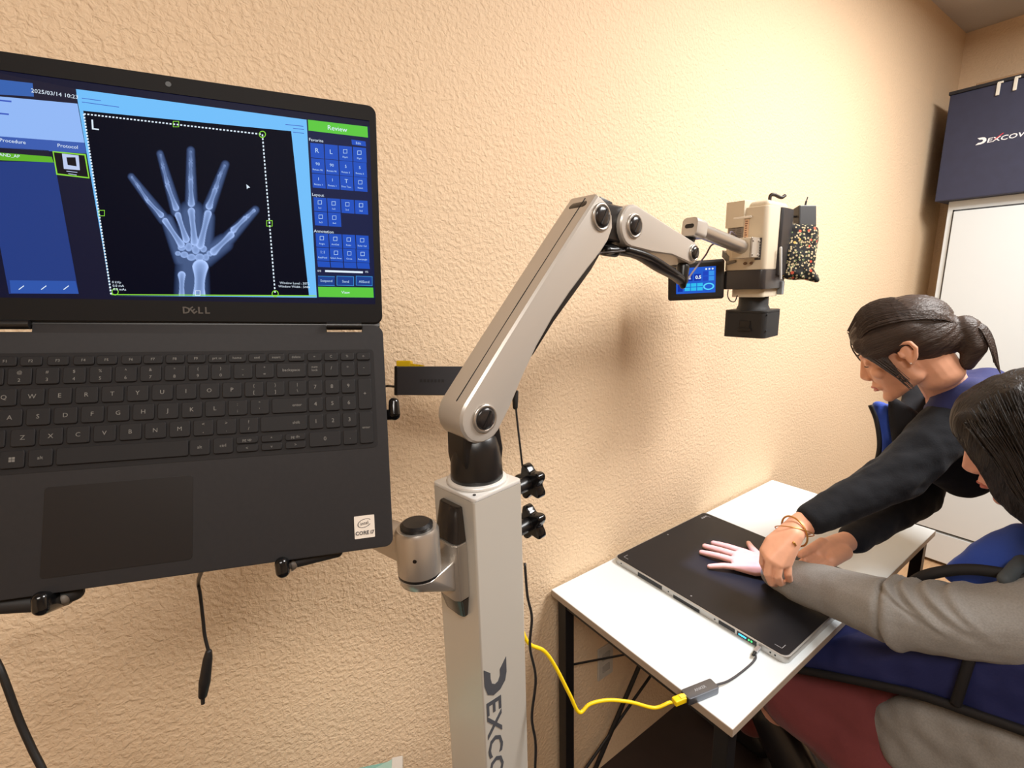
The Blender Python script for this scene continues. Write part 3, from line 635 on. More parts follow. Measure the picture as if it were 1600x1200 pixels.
for i, (a, b_) in enumerate(('<,', '>.', '?/')): key((7.75+i)*P, rows['z'], KW, KH, ((a, 0, .0032, .0042), (b_, 0, -.0034, .0042)))
key(.2168, rows['z'], .0420, KH, (('shift', .011, 0, .0040),)); key(-.0165, rows['z'], .0380, KH, (('shift', 0, 0, .004),))
key(.0080, rows['s'], KW, KH); 
for q in ((-.0024, .0024), (.0024, .0024), (-.0024, -.0012), (.0024, -.0012)):
    pass
wl = NB()
for q in ((-.0019, .0017), (.0003, .0017), (-.0019, -.0005), (.0003, -.0005)): box(.0080+q[0], .0080+q[0]+.0018, rows['s']+q[1]-.0015, rows['s']+q[1]+.0003, .00195, .0021, bm=wl)
obj('window_mark', wl, M_legend, lap, local=True)
key(.0270, rows['s'], KW, KH, (('alt', 0, 0, .004),)); key(.0866, rows['s'], .0980, KH, nm='space_bar'); key(-.0200, rows['s'], .0260, KH, (('ctrl', 0, 0, .004),))
key(.1448, rows['s'], KW, KH, (('alt', 0, 0, .004),)); key(.1640, rows['s'], KW, KH, (('ctrl', 0, 0, .004),))
for i, (a, b_) in enumerate((('pg up', '<'), ('^', 'v'), ('pg dn', '>'))):
    key(.1842+.0213*i, rows['s']+.0040, .0185, .0070, ((a, 0, 0, .0036),)); key(.1842+.0213*i, rows['s']-.0040, .0185, .0070, ((b_, 0, 0, .0040),))
for px_, s in ((10, 'F1'), (50, 'F2'), (92, 'F3'), (132, 'F4'), (168, 'F5'), (206, 'F6'), (240, 'F7'), (274, 'F8'), (307, 'F9'), (340, 'prt sc'), (371, 'home'), (402, 'end'), (432, 'insert'), (463, 'delete')):
    q = on_plane(LFm, px_, 569-13*px_/460); key(q.x, .0315, .0152, .0085, ((s, 0, 0, .0034),))
NX = (.2462, .2622, .2782, .2944)
for x, s in zip(NX, ('=', 'C', '%', 'o')): key(x, .0315, .0136, .0085, ((s, 0, 0, .0036),))
for x, s in zip(NX, ('num\nlock', '/', '*', '-')): key(x, rows['num'], .0136, KH, ((s, 0, .001, .0034 if len(s) > 1 else .005),))
for r_, tr in (('q', '789'), ('a', '456'), ('z', '123')):
    for x, s in zip(NX, tr): key(x, rows[r_], .0136, KH, ((s, 0, 0, .0056),))
key(.2542, rows['s'], .0298, KH, (('0', 0, 0, .0056),)); key(NX[2], rows['s'], .0136, KH, (('.', 0, 0, .0056),))
key(NX[3], -.0088, .0136, .0326, (('+', 0, 0, .0056),)); key(NX[3], -.0442, .0136, .0330, (('enter', 0, 0, .0036),))
# processor sticker
st = obj('sticker', prism(rrect(.2790, .2985, -.1550, -.1330, .0008), 0, .0003), mat('silver_white_sticker', (218, 208, 196), .35), lap, local=True)
M_ink = mat('sticker_ink', (60, 58, 60), .5)
obj('lettering', text_bm('CORE i7', .0050, Matrix.Translation((.2888, -.1500, .0004)), bold=.00012), M_ink, st, local=True)
obj('lettering', text_bm('intel', .0046, Matrix.Translation((.2888, -.1405, .0004)) @ Matrix.Rotation(R(6), 4, 'Z')), M_ink, st, local=True)
b = NB()
for i in range(40):
    a, c = 2*math.pi*i/48+.5, 2*math.pi*(i+1)/48+.5
    p = [(.2888+.0068*math.cos(x)*k, -.1405+.0042*math.sin(x)*k+.0012*math.cos(x)) for x, k in ((a, 1), (c, 1), (c, .88), (a, .88))]
    b.faces.new([b.verts.new((x, y, .0004)) for x, y in p])
obj('swirl', b, M_ink, st, local=True)
# ---- lid
TH = R(12.73)
lu = Vector((0, math.cos(TH), math.sin(TH))); ln = Vector((1, 0, 0)).cross(lu)
LID = Matrix((Vector((1, 0, 0)), lu, ln)).transposed().to_4x4(); LID.translation = Vector((0, .06665, .0005))
LW = LFm @ LID
LL = .2300
def lobj(nm, bm, m, par=lap, sm=False): bm.transform(LID); return obj(nm, bm, m, par, sm, local=True)
lobj('lid', prism(rrect(X0, X1, .0005, LL, .0085), -.0065, 0, bev=.0012), mat('lid_shell', (20, 19, 19), .55, spec=.25), sm='auto')
SX0, SX1, SY0, SY1 = X0+.0065, .3090, .0215, .2135
ob = rrect(X0+.0012, X1-.0012, .002, LL-.0012, .0075, 5); ib = rrect(SX0, SX1, SY0, SY1, .0004, 5)
b = NB(); A_, B_, A2, B2 = [[b.verts.new((x, y, z)) for x, y in L_] for L_, z in ((ob, .0012), (ib, .0012), (ob, -.0002), (ib, -.0002))]
for i in range(len(ob)):
    j = (i+1) % len(ob); b.faces.new((A_[i], A_[j], B_[j], B_[i])); b.faces.new((A_[j], A_[i], A2[i], A2[j])); b.faces.new((B_[i], B_[j], B2[j], B2[i])); b.faces.new((A2[i], A2[j], B2[j], B2[i]))
lobj('bezel', b, mat('bezel_plastic', (17, 15, 15), .6, spec=.2))
lobj('webcam', lathe([(0, .0011), (.0024, .0011), (.0024, .0014), (0, .0014)], 16, Matrix.Translation((.1294, .2215, 0))), M_slot)
b = NB(); xx = .1335
for ch_, rot in (('D', 0), ('E', 38), ('L', 0), ('L', 0)):
    text_bm(ch_, .0088, Matrix.Translation((xx, .0122, .0014)) @ Matrix.Rotation(R(rot), 4, 'Z'), b, bold=.0002); xx += .0058
lobj('lettering', b, mat('grey_logo', (96, 92, 88), .35, .5))
screen = lobj('screen', box(SX0-.001, SX1+.001, SY0-.001, SY1+.001, 0, .0003), em('dark_panel', (14, 16, 44)))
def L2(px, py): q = on_plane(LW, px, py, .0004); return (q.x, q.y)
LAY = [0]
def quad(bm, pts, z):
    bm.faces.new([bm.verts.new((*L2(*p), z)) for p in pts]); return bm
def uiq(nm, pts, m, z):
    t = NB(); quad(t, pts, z); return lobj(nm, t, m, screen)
z1, z2, z3, z4 = .00036, .00042, .00048, .00054
uiq('date_bar', [(-30, 108), (119, 139), (121, 163), (-30, 150)], em('plum_black', (26, 24, 46)), z1)
uiq('tab', [(-30, 121), (51, 130), (53, 151), (-30, 146)], em('tab_blue', (54, 98, 176)), z2)
uiq('patient_panel', [(-30, 148), (121, 162), (132, 223), (-30, 211)], em('pale_blue', (146, 184, 246)), z2)
uiq('table_header', [(-30, 210), (132, 223), (135, 240), (-30, 229)], em('header_blue', (58, 92, 176)), z2)
uiq('list_panel', [(-30, 252), (85, 253), (123, 459), (-30, 459)], em('slate_blue', (33, 58, 128)), z1)
uiq('list_gap', [(-30, 228), (76, 235), (78, 245), (-30, 238)], em('plum_black', (26, 24, 46)), z2)
uiq('selected_row', [(-30, 236), (81, 245), (84, 254), (-30, 249)], em('lime', (96, 178, 40)), z3)
uiq('list_toolbar', [(15, 438), (118, 439), (123, 459), (17, 458)], em('toolbar_blue', (44, 84, 170)), z2)
uiq('image_frame', [(118, 139), (479, 187), (495, 465), (174, 462)], em('cyan_white', (112, 190, 250)), z1)
uiq('list_left_edge', [(-30, 380), (0, 385), (14, 459), (-30, 459)], em('dark_panel', (14, 16, 44)), z2)
uiq('thumbnail', [(82, 236), (134, 241), (140, 279), (88, 273)], em('lime_line', (140, 220, 60)), z3)
uiq('thumbnail_field', [(84, 238), (132, 243), (138, 277), (90, 271)], em('black', (14, 10, 20)), z4)
b = NB(); quad(b, [(97, 240), (123, 243), (125, 266), (100, 264)], z4+.00004); quad(b, [(104, 267), (121, 269), (121, 270), (104, 268)], z4+.00004); quad(b, [(107, 271), (120, 273), (120, 274), (107, 272)], z4+.00004); lobj('thumbnail_image', b, em('soft_white', (190, 205, 240)), screen)
b = NB(); quad(b, [(104, 246), (118, 246), (120, 260), (106, 258)], z4+.00008); lobj('thumbnail_dark', b, em('black', (14, 10, 20)), screen)
# x-ray picture: a fine coloured grid
def seg_d(X, Y, a, b_):
    ax, ay = a; bx, by = b_; vx, vy = bx-ax, by-ay; t = np.clip(((X-ax)*vx+(Y-ay)*vy)/(vx*vx+vy*vy), 0, 1)
    return np.hypot(X-ax-t*vx, Y-ay-t*vy), t
c4 = [(130, 173), (455, 205), (483, 463), (174, 462)]
NXG, NYG = 300, 250
uu, vv = np.meshgrid(np.linspace(0, 1, NXG), np.linspace(0, 1, NYG))
PX = (1-uu)*(1-vv)*c4[0][0]+uu*(1-vv)*c4[1][0]+uu*vv*c4[2][0]+(1-uu)*vv*c4[3][0]
PY = (1-uu)*(1-vv)*c4[0][1]+uu*(1-vv)*c4[1][1]+uu*vv*c4[2][1]+(1-uu)*vv*c4[3][1]
bones = [[(206, 277), (214, 288), 2.2, 2.6], [(216, 291), (229, 311), 2.8, 3.4], [(231, 314), (252, 336), 3.4, 4.8], [(258, 345), (283, 382), 5.0, 6.0],
 [(251, 242), (254, 257), 2.2, 3.0], [(255, 262), (261, 285), 3.2, 4.0], [(262, 290), (275, 325), 4.0, 5.4], [(278, 336), (291, 374), 5.2, 6.0],
 [(298, 237), (298, 250), 2.4, 3.2], [(298, 255), (298, 278), 3.4, 4.2], [(298, 283), (299, 318), 4.4, 6.0], [(299, 330), (304, 378), 6.0, 6.6],
 [(351, 259), (345, 271), 2.4, 3.0], [(343, 275), (338, 292), 3.4, 4.2], [(336, 297), (327, 322), 4.4, 6.2], [(325, 334), (313, 383), 6.2, 6.8],
 [(397, 329), (387, 338), 3.0, 3.6], [(383, 341), (365, 359), 4.0, 5.4], [(361, 367), (334, 393), 5.8, 6.6],
 [(313, 418), (311, 462), 13, 10.5], [(284, 430), (284, 462), 6.5, 5.0]]
flesh = [[(205, 276), (256, 342), 6, 10], [(250, 240), (276, 330), 6, 10], [(298, 235), (299, 325), 7, 11], [(352, 257), (326, 326), 7, 11], [(399, 328), (350, 380), 7, 13], [(262, 345), (284, 405), 11, 14], [(299, 335), (302, 400), 24, 26], [(324, 340), (318, 400), 13, 16], [(350, 380), (320, 400), 16, 20], [(300, 400), (300, 470), 27, 30]]
I = np.zeros_like(PX)
for a, b_, r0, r1 in flesh:
    d, t = seg_d(PX, PY, a, b_); rr = r0+(r1-r0)*t; I = np.maximum(I, .20*np.clip((rr-d)/(rr*.55), 0, 1)**.8)
Bn = np.zeros_like(PX)
for a, b_, r0, r1 in bones:
    d, t = seg_d(PX, PY, a, b_); sq = 1-.28*np.sin(np.pi*t); rr = (r0+(r1-r0)*t)*sq
    prof = np.clip((rr-d)/.9, 0, 1)*(.42+.55*np.clip(d/rr, 0, 1)**2.2+.12*np.abs(2*t-1)**3); Bn = np.maximum(Bn, prof)
for x, y, rx, ry in ((284, 387, 7, 5.5), (295, 386, 6.5, 7.5), (306, 390, 7, 8), (318, 389, 6, 6), (328, 396, 6, 5), (288, 398, 7, 5.5), (299, 402, 8, 6), (312, 402, 8.5, 6.5), (322, 402, 5.5, 6), (278, 396, 5, 4)):
    e = np.hypot((PX-x)/rx, (PY-y)/ry); Bn = np.maximum(Bn, np.clip((1-e)*5, 0, 1)*(.52+.34*np.clip(e, 0, 1)**2.5))
I = np.maximum(I, Bn*(.62+.5*np.clip((PY-230)/120, 0, 1)))+.003
xm = bpy.data.meshes.new('xray_picture')
vs = [(*L2(x, y), z2) for x, y in zip(PX.ravel(), PY.ravel())]
idx = np.arange(NXG*NYG).reshape(NYG, NXG)
fs = np.stack([idx[:-1, :-1], idx[1:, :-1], idx[1:, 1:], idx[:-1, 1:]], -1).reshape(-1, 4)
xm.from_pydata(vs, [], fs.tolist()); xm.transform(LID)
ca = xm.color_attributes.new('Col', 'FLOAT_COLOR', 'POINT')
If = I.ravel(); cols = np.stack([.42*If**1.25+.012*If, .60*If**1.12, 1.02*If**.95+.004, np.ones_like(If)], 1)
ca.data.foreach_set('color', cols.astype(np.float32).ravel())
mx = bpy.data.materials.new('xray_picture_glow'); mx.use_nodes = True; nt = mx.node_tree; bs = nt.nodes['Principled BSDF']; bs.inputs['Base Color'].default_value = (0, 0, 0, 1); bs.inputs['Specular IOR Level'].default_value = .05
at_ = nt.nodes.new('ShaderNodeVertexColor'); at_.layer_name = 'Col'; nt.links.new(at_.outputs[0], bs.inputs['Emission Color']); bs.inputs['Emission Strength'].default_value = 1
mobj('xray_picture', xm, mx, screen)
# crop frame
M_w = em('white', (225, 240, 255)); M_lime = em('lime_line', (140, 220, 60))
def dash(bm, a, b_, n, w=1.1):
    for i in range(n):
        for f in ((i, i+.55),):
            p = [a[k]+(b_[k]-a[k])*f[0]/n for k in (0, 1)]; q = [a[k]+(b_[k]-a[k])*f[1]/n for k in (0, 1)]
            L_ = math.hypot(b_[0]-a[0], b_[1]-a[1]); ox, oy = -(b_[1]-a[1])/L_*w, (b_[0]-a[0])/L_*w
            quad(bm, [(p[0]+ox, p[1]+oy), (q[0]+ox, q[1]+oy), (q[0]-ox, q[1]-oy), (p[0]-ox, p[1]-oy)], z3)
b = NB(); dash(b, (131, 178), (410, 210), 50); dash(b, (410, 210), (430, 460), 44); dash(b, (131, 178), (174, 462), 60, 1.4); lobj('crop_dashes', b, M_w, screen)
b = NB(); quad(b, [(174, 459.5), (494, 461.5), (494, 463), (174, 461)], z3)
def ringq(bm, x, y, r, sq=False, w=1.3):
    n = 4 if sq else 20; o = math.pi/4 if sq else 0
    if sq: r *= 1.3
    for i in range(n):
        a, c = 2*math.pi*i/n+o, 2*math.pi*(i+1)/n+o
        quad(bm, [(x+r*math.cos(a), y+r*math.sin(a)), (x+r*math.cos(c), y+r*math.sin(c)), (x+(r-w)*math.cos(c), y+(r-w)*math.sin(c)), (x+(r-w)*math.cos(a), y+(r-w)*math.sin(a))], z4)
for x, y in ((410, 210), (430, 459), (180, 456)): ringq(b, x, y, 5.5)
for x, y in ((275, 194), (159, 333), (421, 349)): ringq(b, x, y, 5.2, True)
o = lobj('crop_handle', b, M_lime, screen); o['kind'] = 'stuff'
b = NB(); ringq(b, 309, 458, 4.5, True); lobj('crop_handle', b, M_w, screen)
# text on the screen
def utext(s, px, py, size, m=M_w, align='CENTER', ang=0, bm=None, z=.0006):
    x, y = L2(px, py); M = Matrix.Translation((x, y, z)) @ Matrix.Rotation(R(ang), 4, 'Z')
    return text_bm(s, size, M, bm, align=align, ext=.00003)
b = NB()
utext('L', 148, 196, .0125, bm=b); utext('2025/03/14 10:23', 86, 147, .0047, bm=b, ang=-1); utext('Procedure', 20, 221, .0042, bm=b); utext('Protocol', 106, 229, .0042, bm=b)
utext('Window Level : 3072', 437, 442, .0032, align='LEFT', bm=b); utext('Window Width : 5446', 435, 447.5, .0032, align='LEFT', bm=b)
utext('0 kVp', 175, 441, .0030, align='LEFT', bm=b); utext('0.0 mA', 176, 446.5, .0030, align='LEFT', bm=b); utext('0.0 mAs', 177, 452, .0030, align='LEFT', bm=b)
utext('Review', 527, 201.5, .0066, bm=b); utext('Favorite', 482.5, 218, .0042, align='LEFT', bm=b); utext('Layout', 487.5, 304, .0042, align='LEFT', bm=b); utext('Annotation', 490.5, 361, .0042, align='LEFT', bm=b)
utext('View', 540, 457, .0042, bm=b); utext('0/0', 499, 423.5, .0028, bm=b); utext('0%', 573, 425, .0028, bm=b)
quad(b, [(508, 422), (567, 424), (567, 427), (508, 425)], z4); quad(b, [(385, 288), (391, 293), (387, 294), (386, 296)], z4)
for x in (33, 68, 103): quad(b, [(x-4, 452), (x+4, 446), (x+5, 447), (x-3, 453)], z4)
lobj('interface_text', b, M_w, screen)
b = NB(); utext('HAND_AP', 12, 243, .0036, bm=b, z=.00062); lobj('row_text', b, M_w, screen)
b = NB(); quad(b, [(-2, 155.5), (18, 157.5), (18, 160), (-2, 158)], z4); quad(b, [(-2, 176), (14, 177.5), (14, 180), (-2, 178.5)], z4); quad(b, [(128, 153), (158, 157), (158, 158), (128, 154)], z4); quad(b, [(128, 159), (186, 167), (186, 168), (128, 160)], z4); quad(b, [(446, 194), (474, 197), (474, 198), (446, 195)], z4); quad(b, [(458, 200), (475, 202), (475, 203), (458, 201)], z4); quad(b, [(458, 206), (475, 208), (475, 209), (458, 207)], z4)
lobj('dark_text', b, em('ink_blue', (60, 90, 190)), screen)
uiq('side_panel', [(480, 187), (580, 198), (588, 466), (496, 465)], em('navy_panel', (14, 24, 66)), z1)
uiq('review_bar', [(481, 187), (574, 198), (575, 215), (482, 204)], em('green', (92, 200, 62)), z2)
uiq('action_bar', [(497, 448), (583, 449.5), (584, 465), (498, 464)], em('green', (92, 200, 62)), z2)
gx0, gx1 = L2(484, 260)[0], L2(573, 268)[0]; gw = (gx1-gx0)/4
gx0b = L2(492, 386)[0]
b = NB(); ic = NB()
caps = [(223, 246, ['R', 'L', 'FlipH', 'FlipV']), (247, 270, ['Rotate 90', 'Rotate 90', 'Rotate 5', 'Rotate 5']), (271, 293, ['Rotate 1', 'Rotate 1', 'Free Text', 'Reset']), (308, 329.5, ['1x1', '1x2', '2x1', '2x2']), (330.5, 352, ['3x3', '4x4']), (364, 385.5, ['Angle', 'AnnDel', 'Ruler', 'Ruler Cal']), (386.5, 407, ['RealPixel', 'Select Area', 'Circle', 'Rectangle']), (408, 417, ['', '', '', ''])]
glyph = {'Rotate 90': '90', 'Rotate 5': '5', 'Rotate 1': '1', 'Free Text': 'T', 'RealPixel': '1:1'}
for ty, by, cs in caps:
    for i, c in enumerate(cs):
        f = (ty-223)/185; xl = 484+11*f; xr = 572.5+5*f; w = (xr-xl)/4; sl_ = .095-.055*f
        x0, x1 = xl+w*i+.7, xl+w*(i+1)-.7; o0, o1 = (x0-xl)*sl_, (x1-xl)*sl_
        quad(b, [(x0, ty+o0), (x1, ty+o1), (x1+1.2, by+o1), (x0+1.2, by+o0)], z2)
        cxp, cyp = (x0+x1)/2, (ty+by)/2+(o0+o1)/2
        if c in ('R', 'L'): utext(c, cxp, cyp, .0064, bm=ic)
        elif c:
            utext(c, cxp, by+o0-4.5, .0024, bm=ic); g = glyph.get(c)
            if g: utext(g, cxp, cyp-3, .0056 if g == 'T' else .0042, bm=ic)
            else: ringq(ic, cxp, cyp-3.2, 3.4, True, .9)
lobj('tool_buttons', b, em('button_blue', (24, 78, 190)), screen); lobj('tool_icons', ic, em('icon_white', (190, 220, 250)), screen)
uiq('edit_button', [(549, 218), (571, 221), (572, 229), (550, 226)], em('button_blue', (24, 78, 190)), z2)
b = NB(); utext('Edit', 560, 224, .0034, bm=b); utext('Suspend', 510, 439, .0036, bm=b, z=.00066); utext('Send', 540, 440, .0036, bm=b, z=.00066); utext('AllSend', 569, 440.5, .0036, bm=b, z=.00066); lobj('button_text', b, em('icon_white', (190, 220, 250)), screen)
b = NB()
for x0, x1 in ((497, 523), (526, 553), (556, 582)): quad(b, [(x0, 431), (x1, 432), (x1, 447), (x0, 446)], z3)
lobj('send_outline', b, em('outline_blue', (60, 150, 220)), screen)
b = NB()
for x0, x1 in ((497, 523), (526.8, 552.2), (556.8, 581.2)): quad(b, [(x0, 431.8), (x1, 432.8), (x1, 446.2), (x0, 445.2)], z4)
lobj('send_button', b, em('deep_button_blue', (18, 60, 140)), screen)
# ================================================================== laptop tray, its arm and column bracket
mount = root('laptop_tray', (0, 0, 0), 'black laptop tray with grip pegs on a silver swivel bracket clamped to the column', 'laptop mount', frame=LFm)
obj('tray', prism(rrect(-.02, .295, -.160, .05, .02), -.027, -.0195, bev=.002), M_matte, mount, 'auto', local=True)
obj('tray_lip', hull([((.225, Y0-.004, -.014), .006), ((.262, Y0-.001, -.014), .005), ((.255, Y0+.006, -.02), .008), ((.222, Y0+.006, -.02), .008)]), M_matte, mount, True, local=True)
q = on_plane(LFm, 443, 872)
for nm, (qx, qy) in (('peg', (q.x, Y0-.004)), ('peg', (on_plane(LFm, 72, 945).x, Y0-.005))):
    pk = obj(nm, hull([((qx, qy-.004, -.022), .007), ((qx, qy-.004, .006), .0062), ((qx-.001, qy+.003, .006), .006)]), mat('glossy_black', (14, 14, 15)), mount, True, local=True)
    obj('peg_cap', hull([((qx+.007, qy-.002, -.012), .005), ((qx+.004, qy-.004, -.02), .006)]), mat('grey_peg', (120, 112, 104), .5), pk, True, local=True)
qx = on_plane(LFm, 72, 945).x
obj('tray_lip', hull([((qx-.06, Y0-.003, -.014), .007), ((qx-.005, Y0-.008, -.014), .008), ((qx+.012, Y0-.004, -.016), .007), ((qx-.05, Y0+.006, -.02), .008)]), M_matte, mount, True, local=True)
q = on_plane(LFm, 612, 640)
obj('side_peg', hull([((X1+.001, q.y-.004, -.012), .006), ((X1+.008, q.y-.005, -.004), .0062)]), mat('glossy_black', (14, 14, 15)), mount, True, local=True)
obj('side_peg', hull([((X1+.008, q.y-.005, -.004), .0062), ((X1+.008, q.y+.008, -.004), .0055)]), mat('glossy_black', (14, 14, 15)), mount, True, local=True)
# column bracket (world coordinates)
BO = PN+PW*.045
BFm = Matrix((PW, Vector((0, 0, 1)), -PU)).transposed().to_4x4(); BFm.translation = BO       # x along face, y up, z out of the face
zt = at(715, 775, d=.68).z; zs0 = at(715, 838, d=.67).z; zs1 = at(715, 935, d=.67).z; zb_ = at(715, 972, d=.67).z
def bprof(za, zb, d0, d1, m, nm, wa=.026, wb=.026):
    t = NB(); v = []
    for w, z, d in ((wa, za, d0), (wb, zb, d1)):
        v.append([t.verts.new(BFm @ Vector((x, z, dd))) for x, dd in ((-w, 0), (-w, d*.75), (-w+.008, d), (w-.008, d), (w, d*.75), (w, 0))])
    for i in range(6): t.faces.new((v[0][i], v[0][(i+1) % 6], v[1][(i+1) % 6], v[1][i]))
    t.faces.new(v[0]); t.faces.new(v[1]); bmesh.ops.bevel(t, geom=t.edges[:], offset=.0015, segments=2, affect='EDGES')
    return obj(nm, t, m, mount, 'auto')
M_smoke = mat('dark_brown_black_plastic', (44, 38, 34), .25)
bprof(zt, zs0, .010, .019, M_smoke, 'bracket_cover', .021, .026); bprof(zs0, zs1, .022, .022, M_silver2, 'bracket_plate', .027, .027); bprof(zs1, zb_, .019, .010, M_smoke, 'bracket_cover', .026, .021)
JC = BO-PU*.072+PW*(.0); jz0, jz1, jz2 = at(652, 915, y=JC.y).z, at(652, 892, y=JC.y).z, at(652, 826, y=JC.y).z
jc = Vector((at(653, 850, y=JC.y).x, JC.y, 0))
JR = .0285
bl = BO-PU*.018
obj('bracket_arm', hull([((jc.x, jc.y, jz0+.006), (JR*.9, JR*.9, .003)), ((jc.x, jc.y, jz1-.004), (JR, JR, .003)), (tuple(bl+PW*.018+Vector((0, 0, jz1-.002))), .003), (tuple(bl-PW*.018+Vector((0, 0, jz1-.002))), .003), (tuple(bl+PW*.018+Vector((0, 0, jz0-.022))), .003), (tuple(bl-PW*.018+Vector((0, 0, jz0-.022))), .003)]), M_silver2, mount, 'auto')
jm = Matrix.Translation((jc.x, jc.y, 0))
obj('joint_gap', lathe([(0, jz1-.004), (JR*.97, jz1-.004), (JR*.97, jz1+.002), (0, jz1+.002)], 40, jm), M_slot, mount, 'auto')
obj('swivel_joint', lathe([(0, jz1+.001), (JR, jz1+.001), (JR, jz2-.002), (JR*.9, jz2+.003), (0, jz2+.003)], 48, jm), M_silver2, mount, 'auto')
obj('joint_cap', lathe([(0, jz2+.002), (JR*.74, jz2+.002), (JR*.74, jz2+.007), (JR*.6, jz2+.010), (0, jz2+.0105)], 40, jm), M_black, mount, 'auto')
sc_ = (Vector((-.55, -.83, 0))).normalized(); sp = Vector((jc.x, jc.y, jz1+.030))+sc_*JR
obj('grub_hole', cyl(sp-sc_*.001, sp+sc_*.0004, .0026, seg=14), M_slot, mount)
ae = at(535, 806, y=.69)
az_ = (jz1+jz2)/2
obj('swing_arm', hull([((jc.x, jc.y, az_+.016), (.018, .018, .006)), ((jc.x, jc.y, az_-.016), (.018, .018, .006)), ((ae.x, ae.y, ae.z+.012), .01), ((ae.x, ae.y, ae.z-.016), .01)]), M_silver2, mount, 'auto')
obj('tilt_head', hull([(tuple(LFm @ Vector((.17, -.08, -.047))), .02), (tuple(ae), .018)]), M_matte, mount, True)
# usb hub beside the laptop with its yellow plug
h0 = at(610, 592, d=.60); h1 = at(735, 592, d=.735)
HFm = frame_z((h0+h1)/2, at(670, 592, d=.6)-at(670, 592, d=.75), h1-h0); hl = (h1-h0).length/2
h0s = [at(611, 594, d=.76), at(790, 596, d=.83)]
hl = (h0s[1]-h0s[0]).length/2; HFm = frame_z((h0s[0]+h0s[1])/2+FW*.012, -FW+Vector((-.12, .0, .03)), h0s[1]-h0s[0])
t = root('usb_drive_box', HFm.translation, 'flat black box plugged in at the right side of the laptop behind the arm', 'adapter')
obj('body', box(-hl, hl, -.0245, .0245, -.012, .0, .002, 2, HFm), mat('charcoal_box', (52, 52, 58), .5), t)
obj('end_cap', box(-hl-.003, -hl+.004, -.025, .025, -.0125, .0003, .002, 2, HFm), M_black, t)
b = NB()
for k in range(7): box(-hl+.042+k*.0062, -hl+.0465+k*.0062, -.0026, .0026, 0, .0002, M=HFm, bm=b)
obj('embossed_mark', b, mat('dark_emboss', (34, 34, 38), .5), t)
obj('lead', tube([HFm @ Vector((-hl-.002, -.01, -.006)), HFm @ Vector((-hl-.025, -.012, -.006)), LFm @ Vector((X1-.03, -.02, -.10)), LFm @ Vector((X1-.02, .0, -.04)), LFm @ Vector((X1-.03, .02, -.0195))], .002), M_rubber, t, True)
t = root('network_plug', HFm @ Vector((-hl+.01, .02, -.01)), 'yellow network plug sticking out above the black box at the laptop side', 'plug')
obj('plug', box(-hl-.004, -hl+.022, .010, .035, -.026, -.0125, .002, 2, HFm), M_yellow, t)
b = NB()
for k in range(5): box(-hl+.022+k*.0042, -hl+.0246+k*.0042, .017, .030-k*.0006, -.026, -.0125, M=HFm, bm=b)
box(-hl+.021, -hl+.043, .018, .027, -.0245, -.0145, M=HFm, bm=b); obj('boot', b, M_yellow, t)
obj('cable', tube([HFm @ Vector((-hl+.043, .022, -.019)), HFm @ Vector((.0, .0, -.024)), at(716, 640, d=.80), at(706, 690, d=.76), at(704, 712, d=.76), at(716, 733, d=.76), at(735, 748, d=.77), at(745, 800, d=.78)], .0026), mat('yellow_cable_jacket', (240, 205, 10)), t, True)
# pale carton corner at the bottom edge
c0 = at(618, 1182, d=.80)
CFm = rotz((c0.x-.0, c0.y, 0), R(-24))
t = root('glossy_carton', (c0.x, c0.y, c0.z-.12), 'white and teal glossy box corner at the bottom edge left of the column', 'box')
zt_ = c0.z
obj('carton_body', box(-.14, -.006, -.13, -.004, zt_-.12, zt_-.002, .001, 1, CFm), mat('teal_gloss', (150, 214, 208), .25), t)
obj('carton_lid', box(-.006, .012, -.13, .0, zt_-.12, zt_, .001, 1, CFm), mat('white_gloss', (244, 246, 246), .25), t)
obj('teal_flap', prism([(-.14, -.05), (-.005, -.003), (-.005, -.05)], zt_-.002, zt_-.0005, CFm), mat('pale_teal_print', (186, 232, 226), .3), t)
sh_c = CFm @ Vector((-.065, -.065, 0))
obj('accessory_shelf', box(-.15, .02, -.14, .01, zt_-.128, zt_-.1205, .003, 2, CFm), M_matte, stand)
obj('shelf_arm', hull([((sh_c.x, sh_c.y, zt_-.137), .008), ((sh_c.x+.05, sh_c.y, zt_-.137), .008), (tuple(PC-PU*.04+Vector((0, 0, zt_-.145))), .012), (tuple(PC-PU*.04+PW*.03+Vector((0, 0, zt_-.145))), .012)]), M_matte, stand, True)
